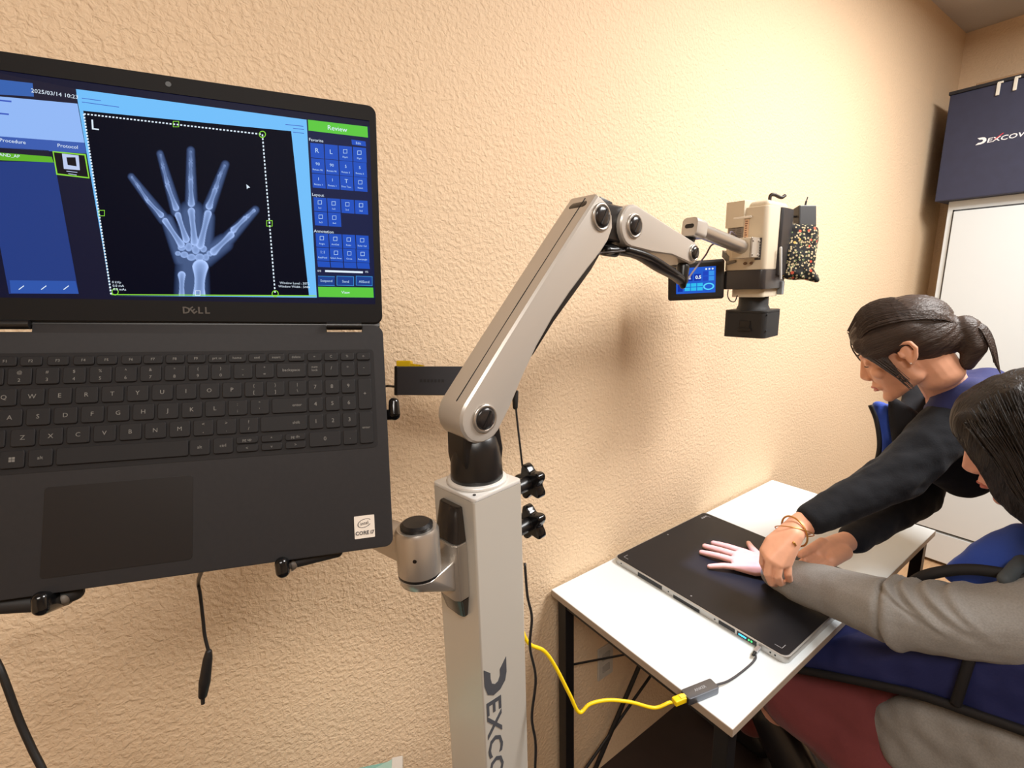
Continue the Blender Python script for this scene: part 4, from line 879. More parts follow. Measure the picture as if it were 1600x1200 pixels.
# ================================================================== people
def head_shapes(M, ear_sides=(-1, 1)):
    """head in its own frame: x right, y forward, z up, origin between the ears; returns ball lists in world coordinates"""
    s = M.to_scale().x; rot = M.to_3x3().normalized()
    def B(c, r): return (M @ Vector(c), tuple(v*s for v in ((r, r, r) if isinstance(r, (int, float)) else r)), rot)
    sh = [[B((0, -.018, .040), (.072, .090, .076)), B((0, .012, .030), (.068, .072, .070))],
          [B((0, .030, .025), (.060, .052, .05)), B((0, .044, -.03), (.052, .042, .03)), B((0, .058, -.088), (.020, .018, .016)), B((.044, .0, -.058), .018), B((-.044, .0, -.058), .018)],
          [B((0, .074, .020), (.009, .010, .008)), B((0, .098, -.026), (.0085, .0085, .0075)), B((.012, .072, -.024), .008), B((-.012, .072, -.024), .008), B((.009, .070, .004), .007), B((-.009, .070, .004), .007)],
          [B((0, .096, -.030), .0085), B((.010, .088, -.034), .0075), B((-.010, .088, -.034), .0075)],
          [B((0, .080, -.050), (.014, .010, .006)), B((0, .088, -.058), (.010, .0065, .0045)), B((.018, .076, -.060), (.008, .008, .003)), B((-.018, .076, -.060), (.008, .008, .003))],
          [B((0, .086, -.068), (.010, .0062, .0050)), B((.016, .074, -.066), (.008, .008, .003)), B((-.016, .074, -.066), (.008, .008, .003))],
          [B((0, .072, -.094), (.017, .013, .013)), B((0, .066, -.085), (.022, .014, .014))],
          [B((.030, .070, .026), (.022, .012, .007)), B((0, .080, .022), (.012, .008, .006))], [B((-.030, .070, .026), (.022, .012, .007)), B((0, .080, .022), (.012, .008, .006))],
          [B((.036, .060, -.024), (.020, .018, .018))], [B((-.036, .060, -.024), (.020, .018, .018))],
          [B((.030, .070, .004), (.014, .010, .009))], [B((-.030, .070, .004), (.014, .010, .009))],
          [B((0, -.03, -.02), (.05, .05, .05)), B((0, -.038, -.085), (.046, .046, .03))]]
    for e in ear_sides:
        sh.append([B((e*.0700, -.010, .002), (.006, .012, .020)), B((e*.072, -.008, -.018), (.007, .007, .010))])
        pts = [(.0, -.012, .026), (.004, -.024, .020), (.005, -.028, .004), (.003, -.020, -.014), (0, -.008, -.026)]
        for a, c in zip(pts, pts[1:]): sh.append([B((e*(.076+a[0]), a[1], a[2]), .0048), B((e*(.076+c[0]), c[1], c[2]), .0048)])
        sh.append([B((e*.074, .004, .022), .0045), B((e*.076, -.012, .026), .0048)]); sh.append([B((e*.074, .002, -.004), .005), B((e*.073, .004, .006), .004)])
    return sh
def caps(pts):
    """chain of tapered capsules: [(point, radius), ...]"""
    return [[(a[0], a[1]), (b[0], b[1])] for a, b in zip(pts, pts[1:])]
def head_frame(c, fwd, pitch, roll=0, s=1.0):
    f = Vector((fwd[0], fwd[1], 0)).normalized(); f = (f*math.cos(pitch)-Vector((0, 0, math.sin(pitch)))).normalized()
    r = f.cross(Vector((0, 0, 1))).normalized(); u = r.cross(f)
    m = Matrix((r, f, u)).transposed().to_4x4() @ Matrix.Rotation(roll, 4, 'Y'); m = m @ Matrix.Scale(s, 4); m.translation = c
    return m
def strand(M, pts, r, bm, n=6):
    return tube([M @ Vector(p) for p in pts], r, 5, n, bm)
def face_details(M, parent, side, brow_m):
    e = side
    lash = mat('dark_lash', (40, 28, 24), .6)
    b = tube([M @ Vector((e*(.019+.0045*k), .083-.0016*k*k*.45, -.0015-.0022*math.sin(k/5*math.pi))) for k in range(6)], .0013, 6, 4)
    obj('eyelash', b, lash, parent, True)
    b = tube([M @ Vector((e*(.014+.0062*k), .0865-.0018*k-.0003*k*k, .028+.003*math.sin(k/5*math.pi))) for k in range(6)], [.0022, .0026, .0026, .002, .0014, .001], 6, 4)
    obj('eyebrow', b, brow_m, parent, True)
    lip = mat('rose_lip', (196, 112, 100), .42)
    obj('upper_lip', hull([(M @ Vector((0, .0925, -.0585)), .0038*M.to_scale().x), (M @ Vector((e*.012, .087, -.0600)), .0032), (M @ Vector((e*.021, .0765, -.0625)), .0020), (M @ Vector((-e*.012, .087, -.0600)), .0032)]), lip, parent, True)
    obj('lower_lip', hull([(M @ Vector((0, .0905, -.0675)), .0040), (M @ Vector((e*.011, .0855, -.0665)), .0034), (M @ Vector((e*.019, .0765, -.0645)), .0020), (M @ Vector((-e*.011, .0855, -.0665)), .0034)]), lip, parent, True)
def hair_mat(name, rgb, axis):
    m = mat(name, rgb, .46, spec=.4); nt = m.node_tree; b = nt.nodes['Principled BSDF']
    tc = nt.nodes.new('ShaderNodeTexCoord'); mp = nt.nodes.new('ShaderNodeMapping'); n = nt.nodes.new('ShaderNodeTexNoise'); n.inputs['Scale'].default_value = 1; n.inputs['Detail'].default_value = 3
    mp.inputs['Scale'].default_value = axis; bp = nt.nodes.new('ShaderNodeBump'); bp.inputs['Distance'].default_value = .0035
    mx = nt.nodes.new('ShaderNodeMix'); mx.data_type = 'RGBA'; c = lin(rgb); mx.inputs['A'].default_value = tuple(v*.55 for v in c)+(1,); mx.inputs['B'].default_value = tuple(v*1.7 for v in c)+(1,)
    nt.links.new(tc.outputs['Object'], mp.inputs[0]); nt.links.new(mp.outputs[0], n.inputs['Vector']); nt.links.new(n.outputs['Fac'], bp.inputs['Height']); nt.links.new(bp.outputs[0], b.inputs['Normal'])
    bp.inputs['Strength'].default_value = .6
    nt.links.new(n.outputs['Fac'], mx.inputs['Factor']); nt.links.new(mx.outputs['Result'], b.inputs['Base Color'])
    return m
fold = lambda amp, f, g: (lambda c: amp*noise.noise(Vector((c.x*f, c.y*f, c.z*g)))+amp*.5*noise.noise(c*f*2.3))
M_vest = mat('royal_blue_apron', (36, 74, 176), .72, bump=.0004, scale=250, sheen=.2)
M_navyv = mat('navy_stretch_fabric', (32, 38, 88), .8, bump=.0004, scale=300)
M_trim = mat('black_binding', (20, 19, 22), .7)
# ------------------------------------------------------------------ seated patient
SK = .0088
patient = root('person', at(1600, 1100, d=.95).xy.to_3d(), 'seated person with long black hair, grey sleeve and blue apron, hand on the detector', 'person', 'people at the table')
HZ = DZ1+.0005
def hp(px, py, h): return at(px, py, z=HZ+h)
wr = hp(1203, 888, .026); wr2 = at(1235, 900, z=.806)
kn = {'i': hp(1160, 862, .017), 'm': hp(1151, 868, .018), 'r': hp(1147, 876, .017), 'p': hp(1150, 886, .015)}
tips = {'i': hp(1114.5, 848.5, .007), 'm': hp(1101, 853.5, .007), 'r': hp(1096, 863, .007), 'p': hp(1108.5, 885, .007)}
rad = {'i': (.0098, .0080), 'm': (.0100, .0082), 'r': (.0096, .0078), 'p': (.0086, .0070)}
hand = [[(wr, (.020, .020, .016)), (kn['i'], .0105), (kn['m'], .0105), (hp(1185, 872, .016), .012), (hp(1180, 893, .014), .012)], [(wr, (.020, .020, .016)), (kn['r'], .010), (kn['p'], .0095), (kn['m'], .0105), (hp(1180, 893, .014), .012)]]
for k in kn:
    a, c = kn[k], tips[k]; r0, r1 = rad[k]
    m1 = a.lerp(c, .45); m1.z = HZ+.0145; m2 = a.lerp(c, .76); m2.z = HZ+.0105
    hand += caps([(a, r0), (m1, (r0+r1)/2), (m2, r1+.0004), (c, r1-.0006)])
th = [(hp(1190, 874, .016), .0125), (hp(1181, 864, .014), .0105), (hp(1173.5, 855, .010), .0088), (hp(1169.5, 848.5, .009), .0070)]
hand += caps(th)
elb = at(1425, 962, d=.95); sho = at(1690, 965, d=.82)
ph = at(1614, 690, d=.87); pfw = (-.16, .985)
PM = head_frame(ph, pfw, R(26), 0, 1.02)
neckb = Vector((1.285, .045, 1.075))
parts_ = hand+caps([(wr, .020), (wr2, .026), (elb, .040), (sho, .050)])
parts_ += head_shapes(PM)+[[(PM @ Vector((0, -.035, -.07)), .046), (neckb, .05)]]
shc = sho.lerp(Vector((1.30, .03, .98)), .5)
chest = [[((1.30, .03, .95), (.15, .10, .08)), ((1.30, .01, .80), (.14, .10, .08))], [((1.30, .01, .80), (.14, .10, .08)), ((1.31, -.04, .58), (.15, .12, .08))], [(neckb, .055), ((1.30, .03, .99), (.13, .07, .04))], [(sho, .05), ((1.27, .03, .98), .06)]]
rsho = Vector((1.45, .06, .985)); relb = Vector((1.47, .20, .76)); rwr = at(1362, 975, z=.655)
parts_ += chest+caps([(rsho, .05), (relb, .038), (rwr, .024)])+[[(rsho, .05), ((1.33, .03, .98), .06)]]
# right hand resting in the lap
rd = (rwr-relb).normalized(); rs = rd.cross(Vector((0, 0, 1))).normalized()
rp = rwr+rd*.05
parts_ += [[(rwr, .020), (rp+rs*.025, .011), (rp-rs*.025, .011)]]
for k, L_ in zip((-.028, -.010, .009, .026), (.05, .06, .057, .044)): parts_ += caps([(rp+rs*k, .0095), (rp+rs*k*1.15+rd*L_*.6+Vector((0, 0, -.006)), .008), (rp+rs*k*1.2+rd*L_+Vector((0, 0, -.022)), .0068)])
parts_ += caps([(rwr+rd*.015-rs*.018, .011), (rwr+rd*.045-rs*.042, .009), (rwr+rd*.07-rs*.046, .0072)])
# legs (inside the trousers)
lhip = at(1500, 1270, x=1.20); rhip = lhip+Vector((.18, 0, 0)); lkn, rkn = at(1236, 1086, x=1.17), Vector((1.42, .43, .545)); lan, ran = Vector((1.22, .27, .09)), Vector((1.38, .64, .09))
kn2 = at(1203, 1116, x=1.185); lan = Vector((1.205, .33, .09))
for h_, k_, a_ in ((lhip, lkn, lan), (rhip, rkn, ran)): parts_ += caps([(h_, .075), (k_, .05)]+([(kn2, .036)] if k_ is lkn else [])+[(a_, .035)])+[[(a_, .034), (a_+Vector((0, .13, -.055)), .026), (a_+Vector((0, -.03, -.055)), .026)]]
parts_ += [[(lhip, .07), (rhip, .07)]]
def hi_res(name, shapes, m, parent, vox=.0042, sm=2, disp=None): return blob(name, shapes, vox, sm, m, parent, disp)
hi_res('body', parts_, M_skin2, patient, .0025, 2)
for k in tips:
    d = (tips[k]-kn[k]).normalized(); o = obj('fingernail', hull([(tips[k]+d*.001+Vector((0, 0, rad[k][1]*.62)), (.0032, .0032, .0012)), (tips[k]-d*.006+Vector((0, 0, rad[k][1]*.80)), (.0034, .0034, .0012))]), mat('fingernail', (238, 190, 178), .25), patient, True)
# moles are tiny dark spots on two fingers
for k in ('m', 'r'):
    p = kn[k].lerp(tips[k], .42); p.z = HZ+.0228; obj('mole', hull([(p, (.0013, .0013, .0007))]), mat('dark_mole', (70, 50, 46), .6), patient, True)
face_details(PM, patient, -1, mat('dark_brow', (36, 26, 22), .7))
M_sweat = mat('grey_sweatshirt', (142, 140, 137), .9, bump=.0005, scale=320, var=.10, sheen=.15)
cuff = at(1213, 898, z=.800)
slv = caps([(cuff, .036), (at(1250, 908, z=.815), .050), (at(1310, 927, z=.83), .056), (at(1400, 958, d=.965), .066), (at(1500, 972, d=.90), .066), (at(1560, 974, d=.87), .067), (at(1690, 965, d=.82), .075)])
SA = cuff; SD = (at(1560, 974, d=.87)-cuff).normalized(); SL = (at(1388, 955, d=.97)-cuff).dot(SD); SUP = Vector((0, 0, 1))-SD*SD.z; SUP.normalize()
def sleeve_disp(c):
    v = c-SA; s = v.dot(SD); h = v.dot(SUP)
    f = .0035*noise.noise(c*14)+.002*noise.noise(c*34)
    e = s-SL+.35*h*abs(h)*8-.15*h
    f += -.0075*math.exp(-(e/.006)**2)+.006*math.exp(-((e-.014)/.010)**2)
    for s0, tilt, w_, a_ in ((.05, -1.1, .008, .0065), (.085, -1.3, .009, .006), (.115, -.9, .010, .005), (.028, -1.6, .006, .005)):
        q = s-SL-s0-tilt*(h-.045)
        f += a_*(math.exp(-(q/w_)**2)-.8*math.exp(-((q+w_*1.6)/w_)**2))*max(0, min(1, (h+.01)/.05))
    return f+.003*noise.noise(Vector((s*70, h*12, c.x*10)))*max(0, 1-s/.07)
hi_res('left_sleeve', slv, M_sweat, patient, .0045, 2, sleeve_disp)
hi_res('right_sleeve', caps([(rwr-rd*.02, .034), (relb, .052), (rsho, .066)]), M_sweat, patient, .006, 2, fold(.005, 16, 16))
hx_ = lambda px, py, x: tuple(at(px, py, x=x))
hi_res('sweatshirt_hem', [[(hx_(1370, 1120, 1.17), .025), (hx_(1430, 1105, 1.16), .03), (hx_(1620, 1170, 1.15), .04), (hx_(1450, 1230, 1.14), .03), (hx_(1640, 1300, 1.16), .05), ((1.36, -.02, .62), .08)]], M_sweat, patient, .008, 2, fold(.012, 12, 5))
# apron: torso shell, lap panel, binding
vest = [[(hx_(1490, 897, 1.235), .02), (hx_(1535, 865, 1.25), .025), (hx_(1600, 845, 1.26), .035), ((1.32, .05, .93), (.13, .10, .08))],
        [((1.30, .045, .945), (.155, .115, .085)), ((1.30, .02, .80), (.165, .125, .08))], [((1.30, .02, .80), (.165, .125, .08)), ((1.31, -.03, .60), (.175, .15, .08))], [((1.22, .05, 1.015), (.045, .06, .03)), ((1.24, .04, .95), (.08, .09, .05))], [((1.40, .05, 1.015), (.045, .06, .03)), ((1.36, .04, .95), (.08, .09, .05))]]
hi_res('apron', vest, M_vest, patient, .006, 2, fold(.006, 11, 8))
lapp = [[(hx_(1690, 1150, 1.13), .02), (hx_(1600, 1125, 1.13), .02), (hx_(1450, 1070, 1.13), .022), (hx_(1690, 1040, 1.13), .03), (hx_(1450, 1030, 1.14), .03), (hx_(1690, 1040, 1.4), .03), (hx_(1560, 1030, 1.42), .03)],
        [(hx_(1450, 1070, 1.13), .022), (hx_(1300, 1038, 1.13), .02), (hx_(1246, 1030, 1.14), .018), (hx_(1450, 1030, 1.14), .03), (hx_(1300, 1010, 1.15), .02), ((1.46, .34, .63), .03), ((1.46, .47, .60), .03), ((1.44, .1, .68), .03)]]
hi_res('apron_lap', lapp, mat('apron_lap_painted_shade', (23, 31, 86), .75, bump=.0004, scale=250), patient, .007, 2, fold(.007, 12, 10))  # lap panel coloured darker than the apron to stand for shade
obj('apron_binding', tube([hx_(1700, 1180, 1.105), hx_(1600, 1142, 1.105), hx_(1520, 1114, 1.105), hx_(1450, 1090, 1.105), hx_(1400, 1077, 1.107), hx_(1300, 1056, 1.11), hx_(1240, 1045, 1.12)], .008, 8, flat=1.2), M_trim, patient, True)
obj('apron_binding', tube([hx_(1516, 1028, 1.104), hx_(1508, 1052, 1.100), hx_(1500, 1078, 1.099), hx_(1493, 1100, 1.101)], .0085, 8), M_trim, patient, True)
av = at(1438, 905, d=.93)
obj('apron_binding', tube([at(1420, 914, d=.98), at(1450, 898, d=.955), at(1500, 890, d=.925), at(1550, 893, d=.895), at(1600, 905, d=.865), at(1640, 925, d=.85)], .0085, 8, flat=1.3), M_trim, patient, True)
hi_res('apron_shoulder_strap', [[(at(1570, 905, d=.87), .012), (at(1615, 860, d=.90), .014), (at(1600, 880, d=.88), .012)]], mat('grey_strap', (70, 78, 84), .7), patient, .005, 1)
M_maroon = mat('maroon_trousers', (112, 48, 50), .85, bump=.0005, scale=220, sheen=.2)
tr = []
for h_, k_, a_ in ((lhip, lkn, lan), (rhip, rkn, ran)): tr += caps([(h_, .098), (h_.lerp(k_, .5), .092), (k_, .078)]+([(k_.lerp(a_, .5), .066), (a_+Vector((0, 0, .02)), .056)] if k_ is rkn else []))
tr += [[(lhip, .10), (rhip, .10)], [(lkn, .07), (at(1330, 1072, x=1.21), .045), (at(1420, 1098, x=1.21), .05), (lhip.lerp(lkn, .5), .08)]]
hi_res('trousers', tr, M_maroon, patient, .008, 2, fold(.007, 14, 14))
for a_ in (lan, ran): obj('shoe', hull([(a_+Vector((0, .13, -.058)), (.042, .05, .030)), (a_+Vector((0, -.035, -.055)), (.036, .036, .034)), (a_+Vector((0, 0, -.01)), (.036, .04, .03))]), mat('black_shoe', (22, 20, 21), .3), patient, True)
obj('boot', hull([(kn2, .050), (kn2.lerp(lan, .4), .058), (lan, .050)]), mat('black_boot_leather', (20, 18, 19), .28), patient, True)
# long hair
s_ = 1.02
def PB(c, r): return (PM @ Vector(c), tuple(v*s_ for v in ((r, r, r) if isinstance(r, (int, float)) else r)), PM.to_3x3().normalized())
phair = [[PB((0, -.018, .045), (.088, .104, .086)), PB((0, .022, .050), (.080, .076, .070)), PB((0, -.03, -.02), (.086, .085, .06))],
         [PB((-.056, .062, .045), (.022, .026, .045)), PB((-.074, .0, .0), (.024, .065, .08)), PB((-.060, .062, -.01), (.016, .018, .04)), PB((-.058, .052, -.07), (.016, .020, .04))],
         [PB((-.058, .056, -.06), (.016, .020, .04)), PB((-.074, .0, -.04), (.022, .05, .06)), PB((-.060, .014, -.13), (.022, .03, .04))],
         [PB((-.074, .0, .0), (.022, .065, .08)), PB((-.072, .004, -.09), (.024, .042, .05))],
         [PB((.060, .040, .035), (.026, .038, .05)), PB((.074, .0, .0), (.022, .065, .08)), PB((.066, .026, -.04), (.020, .030, .05))]]
hz = PM @ Vector((-.06, -.01, -.09))
phair += [[(hz, .052), ((hz.x-.01, hz.y-.045, 1.06), (.055, .06, .05))], [((hz.x-.01, hz.y-.045, 1.06), (.055, .06, .05)), ((hz.x+.02, hz.y-.10, .95), (.06, .045, .06))],
          [(PM @ Vector((0, -.06, -.06)), .08), ((1.28, -.05, 1.02), (.11, .055, .06)), ((1.30, -.09, .86), (.10, .035, .06))], [(PM @ Vector((.06, .0, -.08)), .05), ((1.36, .05, 1.0), .05)]]
M_hair2 = hair_mat('black_straight_hair', (24, 18, 16), (240, 240, 14))
hi_res('hair', phair, M_hair2, patient, .005, 2, lambda c: .0035*noise.noise(Vector((c.x*60, c.y*60, c.z*5))))
b = NB()
for k in range(150):
    a = random.uniform(-.085, .085); f0 = random.uniform(-.02, .07)
    st0 = (-.030-random.random()*.05, f0, .118-abs(f0)*.5-random.random()*.03)
    strand(PM, [st0, (-.080-random.random()*.016, f0*.9, .06), (-.094-random.random()*.006, f0*.72, -.0), (-.092-random.random()*.012, f0*.55+.004, -.07), (-.086-random.random()*.015, f0*.4-.01, -.15-random.random()*.05)], .0011, b, 3)
o = obj('loose_strands', b, M_hair2, patient); o['kind'] = 'stuff'
# ------------------------------------------------------------------ stool under the patient
t = root('stool', (1.30, -.06, 0), 'black padded stool under the seated person', 'stool')
obj('seat', lathe([(0, .385), (.20, .385), (.215, .40), (.215, .43), (.20, .445), (0, .447)], 40, Matrix.Translation((1.30, -.08, 0))), mat('black_vinyl', (20, 19, 20), .35), t, True)
obj('post', cyl((1.30, -.08, .07), (1.30, -.08, .386), .028), M_leg, t, 'auto')
for k in range(5):
    a = 2*math.pi*k/5+.35; e_ = Vector((1.30+.27*math.cos(a), -.08+.27*math.sin(a), .055))
    obj('foot', hull([((1.30, -.08, .075), .02), (tuple(e_), .014)]), M_leg, t, True); obj('castor', cyl(e_+Vector((0, -.01, -.029)), e_+Vector((0, .01, -.029)), .026), M_rubber, t, 'auto')
# ------------------------------------------------------------------ standing technician
tech = root('person', (1.66, -.12, 0), 'person with dark ponytail bending over the table, black sleeves and blue apron, holding a wrist', 'person', 'people at the table')
WH = at(1412, 548, d=1.15); wfw = (-.25, .97)
TM = head_frame(WH, wfw, R(30), 0, .98)
nb = at(1487, 622, d=1.21)
lsh, rsh = at(1508, 640, d=1.13), at(1475, 640, d=1.42)
lel = at(1398, 746, d=1.12); lwr = at(1247, 822, d=1.13)
rel = at(1437, 775, d=1.34); rwr_ = at(1334, 842, d=1.25)
tb = [(nb, .05)]
hipc = Vector((1.66, -.12, .98)); hl_, hr_ = hipc+Vector((-.09, 0, -.03)), hipc+Vector((.09, 0, -.03))
mid = (lsh+rsh)/2; cst = mid.lerp(hipc, .45)
body = head_shapes(TM)+[[(TM @ Vector((0, -.035, -.065)), .045), (nb, .047)], [(nb, .05), (lsh, .045), (rsh, .045)], [(lsh, .05), (rsh, .05), (cst, (.15, .11, .10))], [(cst, (.14, .11, .10)), (hipc, (.15, .11, .10))]]
body += caps([(lsh, .05), (lel, .040), (lwr.lerp(lel, .15), .030), (lwr, .026)])+caps([(rsh, .05), (rel, .040), (rwr_, .026)])
for h_ in (hl_, hr_): body += caps([(h_, .08), (Vector((h_.x+.01, -.13, .50)), .055), (Vector((h_.x+.015, -.16, .09)), .038)])+[[((h_.x+.015, -.16, .08), .036), ((h_.x+.0, -.02, .03), .028), ((h_.x+.015, -.19, .03), .028)]]
# left hand: arches over the patient's wrist, fingers curled down
dW = 1.105
def wp(x, y, dd=0): return at(x, y, d=dW+dd)
kk = [(wp(1194, 861, .004), .0105), (wp(1203, 874, -.014), .0112), (wp(1217, 882, -.020), .0112), (wp(1231, 880, -.012), .0100)]
body += [[(lwr, .025), (wp(1240, 836, -.004), .021), kk[0], kk[1], (wp(1205, 846, .01), .014)], [(wp(1240, 836, -.004), .021), kk[1], kk[2], kk[3], (wp(1233, 856, .008), .016)]]
fl = [((1192, 879, .016), (1198, 894, .045), (1203, 898, .065)), ((1199, 896, -.012), (1205, 911, .004), (1211, 913, .034)), ((1215, 900, -.020), (1219, 911, -.004), (1223, 910, .026)), ((1231, 896, -.014), (1233, 905, .0), (1234, 906, .022))]
for (kp, kr), f in zip(kk, fl): body += caps([(kp, kr*.86), (wp(*f[0]), .0086), (wp(*f[1]), .0078), (wp(*f[2]), .0068)])
body += caps([(wp(1226, 850, .02), .014), (wp(1205, 862, .05), .011), (wp(1196, 872, .075), .0085)])
# right hand: palm behind the grey cuff
rh = at(1288, 858, d=1.20)
body += [[(rwr_, .024), (at(1312, 850, d=1.23), .026), (rh, .024), (at(1278, 866, d=1.185), .018)], [(rh, .022), (at(1298, 875, d=1.17), .017), (at(1318, 862, d=1.2), .02)]]
body += caps([(at(1285, 848, d=1.2), .013), (at(1266, 858, d=1.18), .0105), (at(1250, 867, d=1.165), .008)])
for q0, q1, q2 in (((1276, 868, 1.18), (1258, 876, 1.17), (1246, 884, 1.18)), ((1283, 874, 1.17), (1268, 882, 1.165), (1256, 890, 1.18)), ((1291, 879, 1.165), (1279, 887, 1.16), (1268, 895, 1.18)), ((1299, 880, 1.165), (1290, 887, 1.16), (1281, 893, 1.175))):
    body += caps([(at(*q0[:2], d=q0[2]), .011), (at(*q1[:2], d=q1[2]), .0092), (at(*q2[:2], d=q2[2]), .0078)])
hi_res('body', body, M_skin1, tech, .0025, 2)
face_details(TM, tech, -1, mat('brown_brow', (64, 44, 36), .7))
obj('earring', hull([(TM @ Vector((-.0795, -.006, -.0245)), .0022)]), mat('pale_stud', (240, 225, 215), .2, .3), tech, True)
M_shirt = mat('black_knit_sleeve', (27, 28, 32), .88, bump=.0005, scale=260, sheen=.04, spec=.2)
def slv_disp(c): return .004*noise.noise(c*18)+.002*noise.noise(c*46)
hi_res('left_sleeve', caps([(lwr.lerp(lel, .17), .037), (lwr.lerp(lel, .5), .044), (lel, .054), (lel.lerp(lsh, .55), .058), (lel.lerp(lsh, .9), .058)]), M_shirt, tech, .0045, 2, lambda c: slv_disp(c)+.006*math.exp(-((c-lel).length/.09)**2)*noise.noise(Vector(((c.x+c.y)*40, (c.x-c.y)*8, c.z*30))))
hi_res('right_sleeve', caps([(rwr_, .036), (rwr_.lerp(rel, .5), .044), (rel, .052), (rsh, .062)]), M_shirt, tech, .0055, 2, slv_disp)
hi_res('trousers', [[(hl_, .10), (hr_, .10)]]+caps([(hl_, .10), (Vector((hl_.x+.01, -.13, .50)), .075), (Vector((hl_.x+.015, -.16, .10)), .06)])+caps([(hr_, .10), (Vector((hr_.x+.01, -.13, .50)), .075), (Vector((hr_.x+.015, -.16, .10)), .06)]), M_shirt, tech, .01, 2, fold(.006, 10, 6))
for h_ in (hl_, hr_): obj('shoe', hull([((h_.x, -.01, .035), (.042, .05, .034)), ((h_.x+.015, -.19, .038), (.036, .036, .037)), ((h_.x+.015, -.15, .08), (.036, .04, .03))]), mat('black_shoe', (22, 20, 21)), tech, True)
# apron over the shoulders and chest
U = lambda x, y, d: at(x, y, d=d)
vs_ = [[(U(1500, 602, 1.20), .030), (U(1545, 600, 1.17), .04), (U(1525, 632, 1.13), .066), (U(1500, 600, 1.36), .04)],
       [(U(1512, 636, 1.125), .072), (U(1490, 648, 1.135), .056), (U(1540, 640, 1.14), .07)],
       [(U(1530, 640, 1.14), .062), (U(1500, 625, 1.40), .06), (tuple(cst), (.15, .12, .11))], [(tuple(cst), (.15, .12, .11)), (tuple(hipc), (.16, .12, .10))],
       [(U(1478, 612, 1.20), .012), (U(1466, 660, 1.19), .016), (U(1500, 655, 1.15), .045), (U(1505, 610, 1.17), .03)]]
hi_res('apron', vs_, M_navyv, tech, .006, 2, lambda c: .004*noise.noise(Vector((c.x*12, c.y*12, c.z*40)))+.002*noise.noise(c*40))
bib = [[(U(1371, 634, 1.30), .012), (U(1402, 640, 1.29), .012), (U(1383, 700, 1.30), .014), (U(1412, 700, 1.28), .014)], [(U(1383, 700, 1.30), .014), (U(1412, 700, 1.28), .014), (U(1374, 755, 1.30), .014), (U(1410, 750, 1.28), .016)], [(U(1402, 640, 1.31), .012), (U(1470, 640, 1.36), .02), (U(1410, 720, 1.31), .014), (U(1470, 740, 1.36), .02)]]
hi_res('apron_bib', bib, M_vest, tech, .006, 2, fold(.006, 18, 8))
inn = [[(U(1432, 610, 1.34), .028), (U(1418, 640, 1.31), .02), (U(1470, 625, 1.38), .05), (U(1446, 668, 1.27), .03), (U(1480, 650, 1.30), .04)], [(U(1396, 628, 1.27), .012), (U(1446, 668, 1.22), .02), (U(1420, 720, 1.24), .03), (U(1470, 690, 1.20), .03), (U(1400, 680, 1.265), .014)], [(U(1440, 720, 1.22), .04), (U(1505, 740, 1.24), .06), (U(1480, 690, 1.22), .05)]]
hi_res('undershirt', inn, M_shirt, tech, .006, 2, fold(.004, 14, 14))
obj('apron_binding', tube([U(1360, 633, 1.29), U(1370, 660, 1.285), U(1374, 700, 1.28), U(1364, 740, 1.285), U(1356, 770, 1.29)], .006, 8), M_trim, tech, True)
# bracelets
bc, bd = wp(1236, 826, .0), (lwr-wp(1222, 850)).normalized()
M_gold = mat('gold_chain', (206, 150, 84), .3, .8)
ax = frame_z(lwr.lerp(wp(1230, 845), .35), bd)
for rr, tilt, r_ in ((.033, .10, .0022), (.034, -.22, .0013)):
    obj('bracelet', tube([ax @ Vector((rr*math.cos(a), rr*math.sin(a), .012*tilt*10*math.sin(a+.6))) for a in [2*math.pi*i/24 for i in range(25)]], r_, 6, 2), M_gold, tech, True)
obj('bracelet_clasp', hull([(wp(1240, 848, -.026), .003), (wp(1243, 852, -.026), .0024)]), M_gold, tech, True)
# hair: cap, low ponytail, side-swept fringe
def TB(c, r): return (TM @ Vector(c), tuple(v*.98 for v in ((r, r, r) if isinstance(r, (int, float)) else r)), TM.to_3x3().normalized())
wh = [[TB((0, .060, .076), (.058, .024, .026)), TB((0, .03, .095), (.06, .04, .03)), TB((-.04, .062, .055), (.026, .018, .02))], [TB((0, -.020, .048), (.080, .097, .080)), TB((0, .018, .060), (.070, .062, .058))], [TB((0, -.045, .02), (.078, .072, .07)), TB((0, -.075, .0), (.05, .045, .045))],
      [TB((-.066, .030, .050), (.016, .036, .030)), TB((-.070, -.02, .045), (.014, .04, .028)), TB((-.068, .045, .022), (.010, .014, .018))],
      [TB((-.060, .060, .052), (.012, .022, .022)), TB((-.066, .042, .012), (.008, .014, .03)), TB((-.066, .030, -.03), (.005, .008, .016))],
      [TB((.066, .030, .050), (.016, .036, .030)), TB((.070, -.02, .045), (.014, .04, .028))], [TB((.030, .078, .060), (.02, .014, .016)), TB((.052, .070, .01), (.008, .01, .02))],
      [TB((0, -.095, .010), (.032, .030, .028)), TB((-.006, -.12, .0), (.028, .026, .026))], [TB((-.006, -.12, .0), (.028, .026, .030)), TB((-.01, -.118, -.04), (.026, .022, .03))], [TB((-.01, -.118, -.04), (.026, .022, .03)), TB((-.012, -.09, -.075), (.014, .014, .016))]]
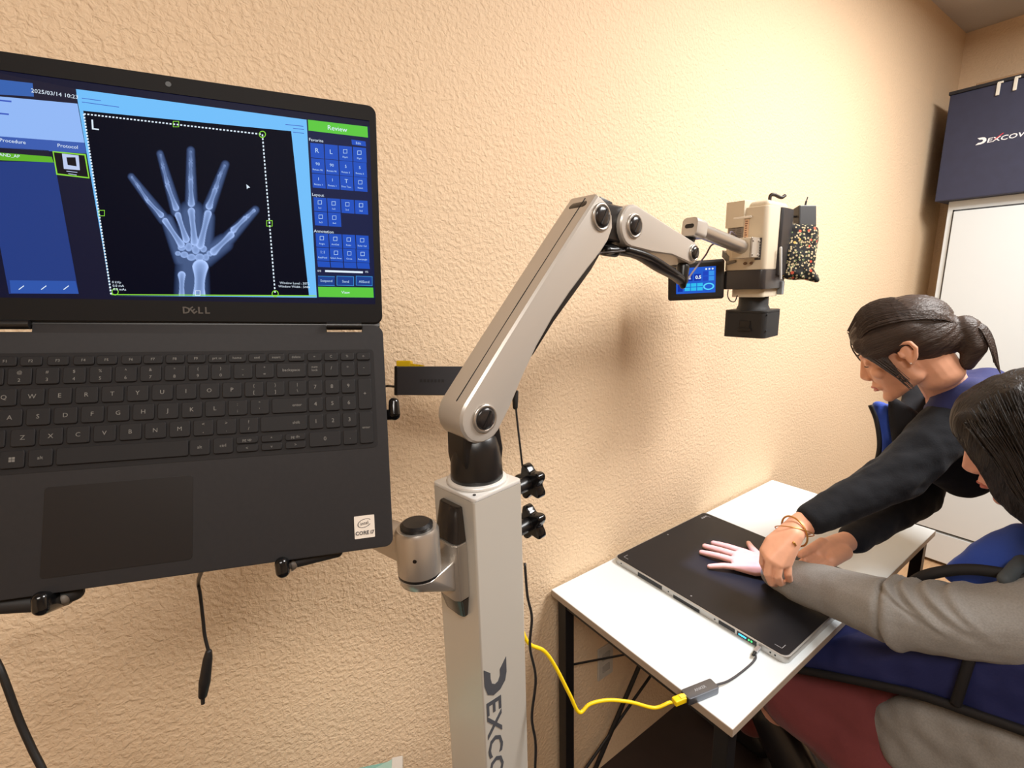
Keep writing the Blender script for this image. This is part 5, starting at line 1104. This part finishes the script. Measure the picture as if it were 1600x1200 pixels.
M_hair1 = hair_mat('dark_brown_hair', (58, 46, 40), (330, 22, 330))
bm_ = NB()
for s0 in wh: hull(s0, bm_)
me_ = remesh(bm_, .0036, 3); me_.transform(TM.inverted())
for v_ in me_.vertices:
    c = v_.co; a_ = math.atan2(c.z-.03, c.x); v_.co += c.normalized()*(.0026*noise.noise(Vector((a_*9, c.y*14, .3)))+.0012*noise.noise(Vector((a_*26, c.y*10, 1.7))))
mobj('hair', me_, M_hair1, tech, True, local=wmat(tech).inverted() @ TM)
b = NB()
for k in range(420):
    u = random.uniform(-1, 1); side_ = random.uniform(-1.25, .9)
    a0 = side_; sx = math.sin(a0); cz = math.cos(a0)
    j_ = random.uniform(.99, 1.03); strand(TM, [(.074*sx*.9, .082-.02*abs(sx), .052+.052*cz*.85), (.083*sx*j_, .03, .056+.079*cz*j_), (.0845*sx*j_, -.03, .046+.083*cz*j_), (.070*sx, -.088, .03+.05*cz), (.03*sx, -.112, .01+.02*cz)], .0006, b, 3)
for k in range(26):
    f = random.random()
    strand(TM, [(-.02-.03*f, .080-.012*f, .095-.02*f), (-.058-.008*f, .072-.01*f, .06-.01*f), (-.073, .058-.022*f, .012), (-.074, .042-.02*f, -.025), (-.067, .022-.01*f, -.058-.03*random.random())], .0006, b, 3)
for k in range(9):
    f = random.random(); strand(TM, [(.0+.03*f, .076, .092), (.02+.02*f, .094, .055), (.032+.02*f, .094, .015), (.04+.02*f, .086, -.02*random.random())], .0005, b, 3)
for k in range(40):
    f = random.uniform(-1, 1); strand(TM, [(.02*f, -.10, .02), (.02*f-.005, -.146+.01*abs(f), .0), (.02*f-.01, -.15+.012*abs(f), -.045), (.012*f-.012, -.13, -.09-random.random()*.03)], .0009, b, 3)
o = obj('loose_strands', b, M_hair1, tech); o['kind'] = 'stuff'
obj('hair_tie', lathe([(.024, -.006), (.031, -.003), (.031, .003), (.024, .006)], 20, TM @ Matrix.Translation((0, -.106, .006)) @ Matrix.Rotation(R(90), 4, 'X')), M_black, tech, True)
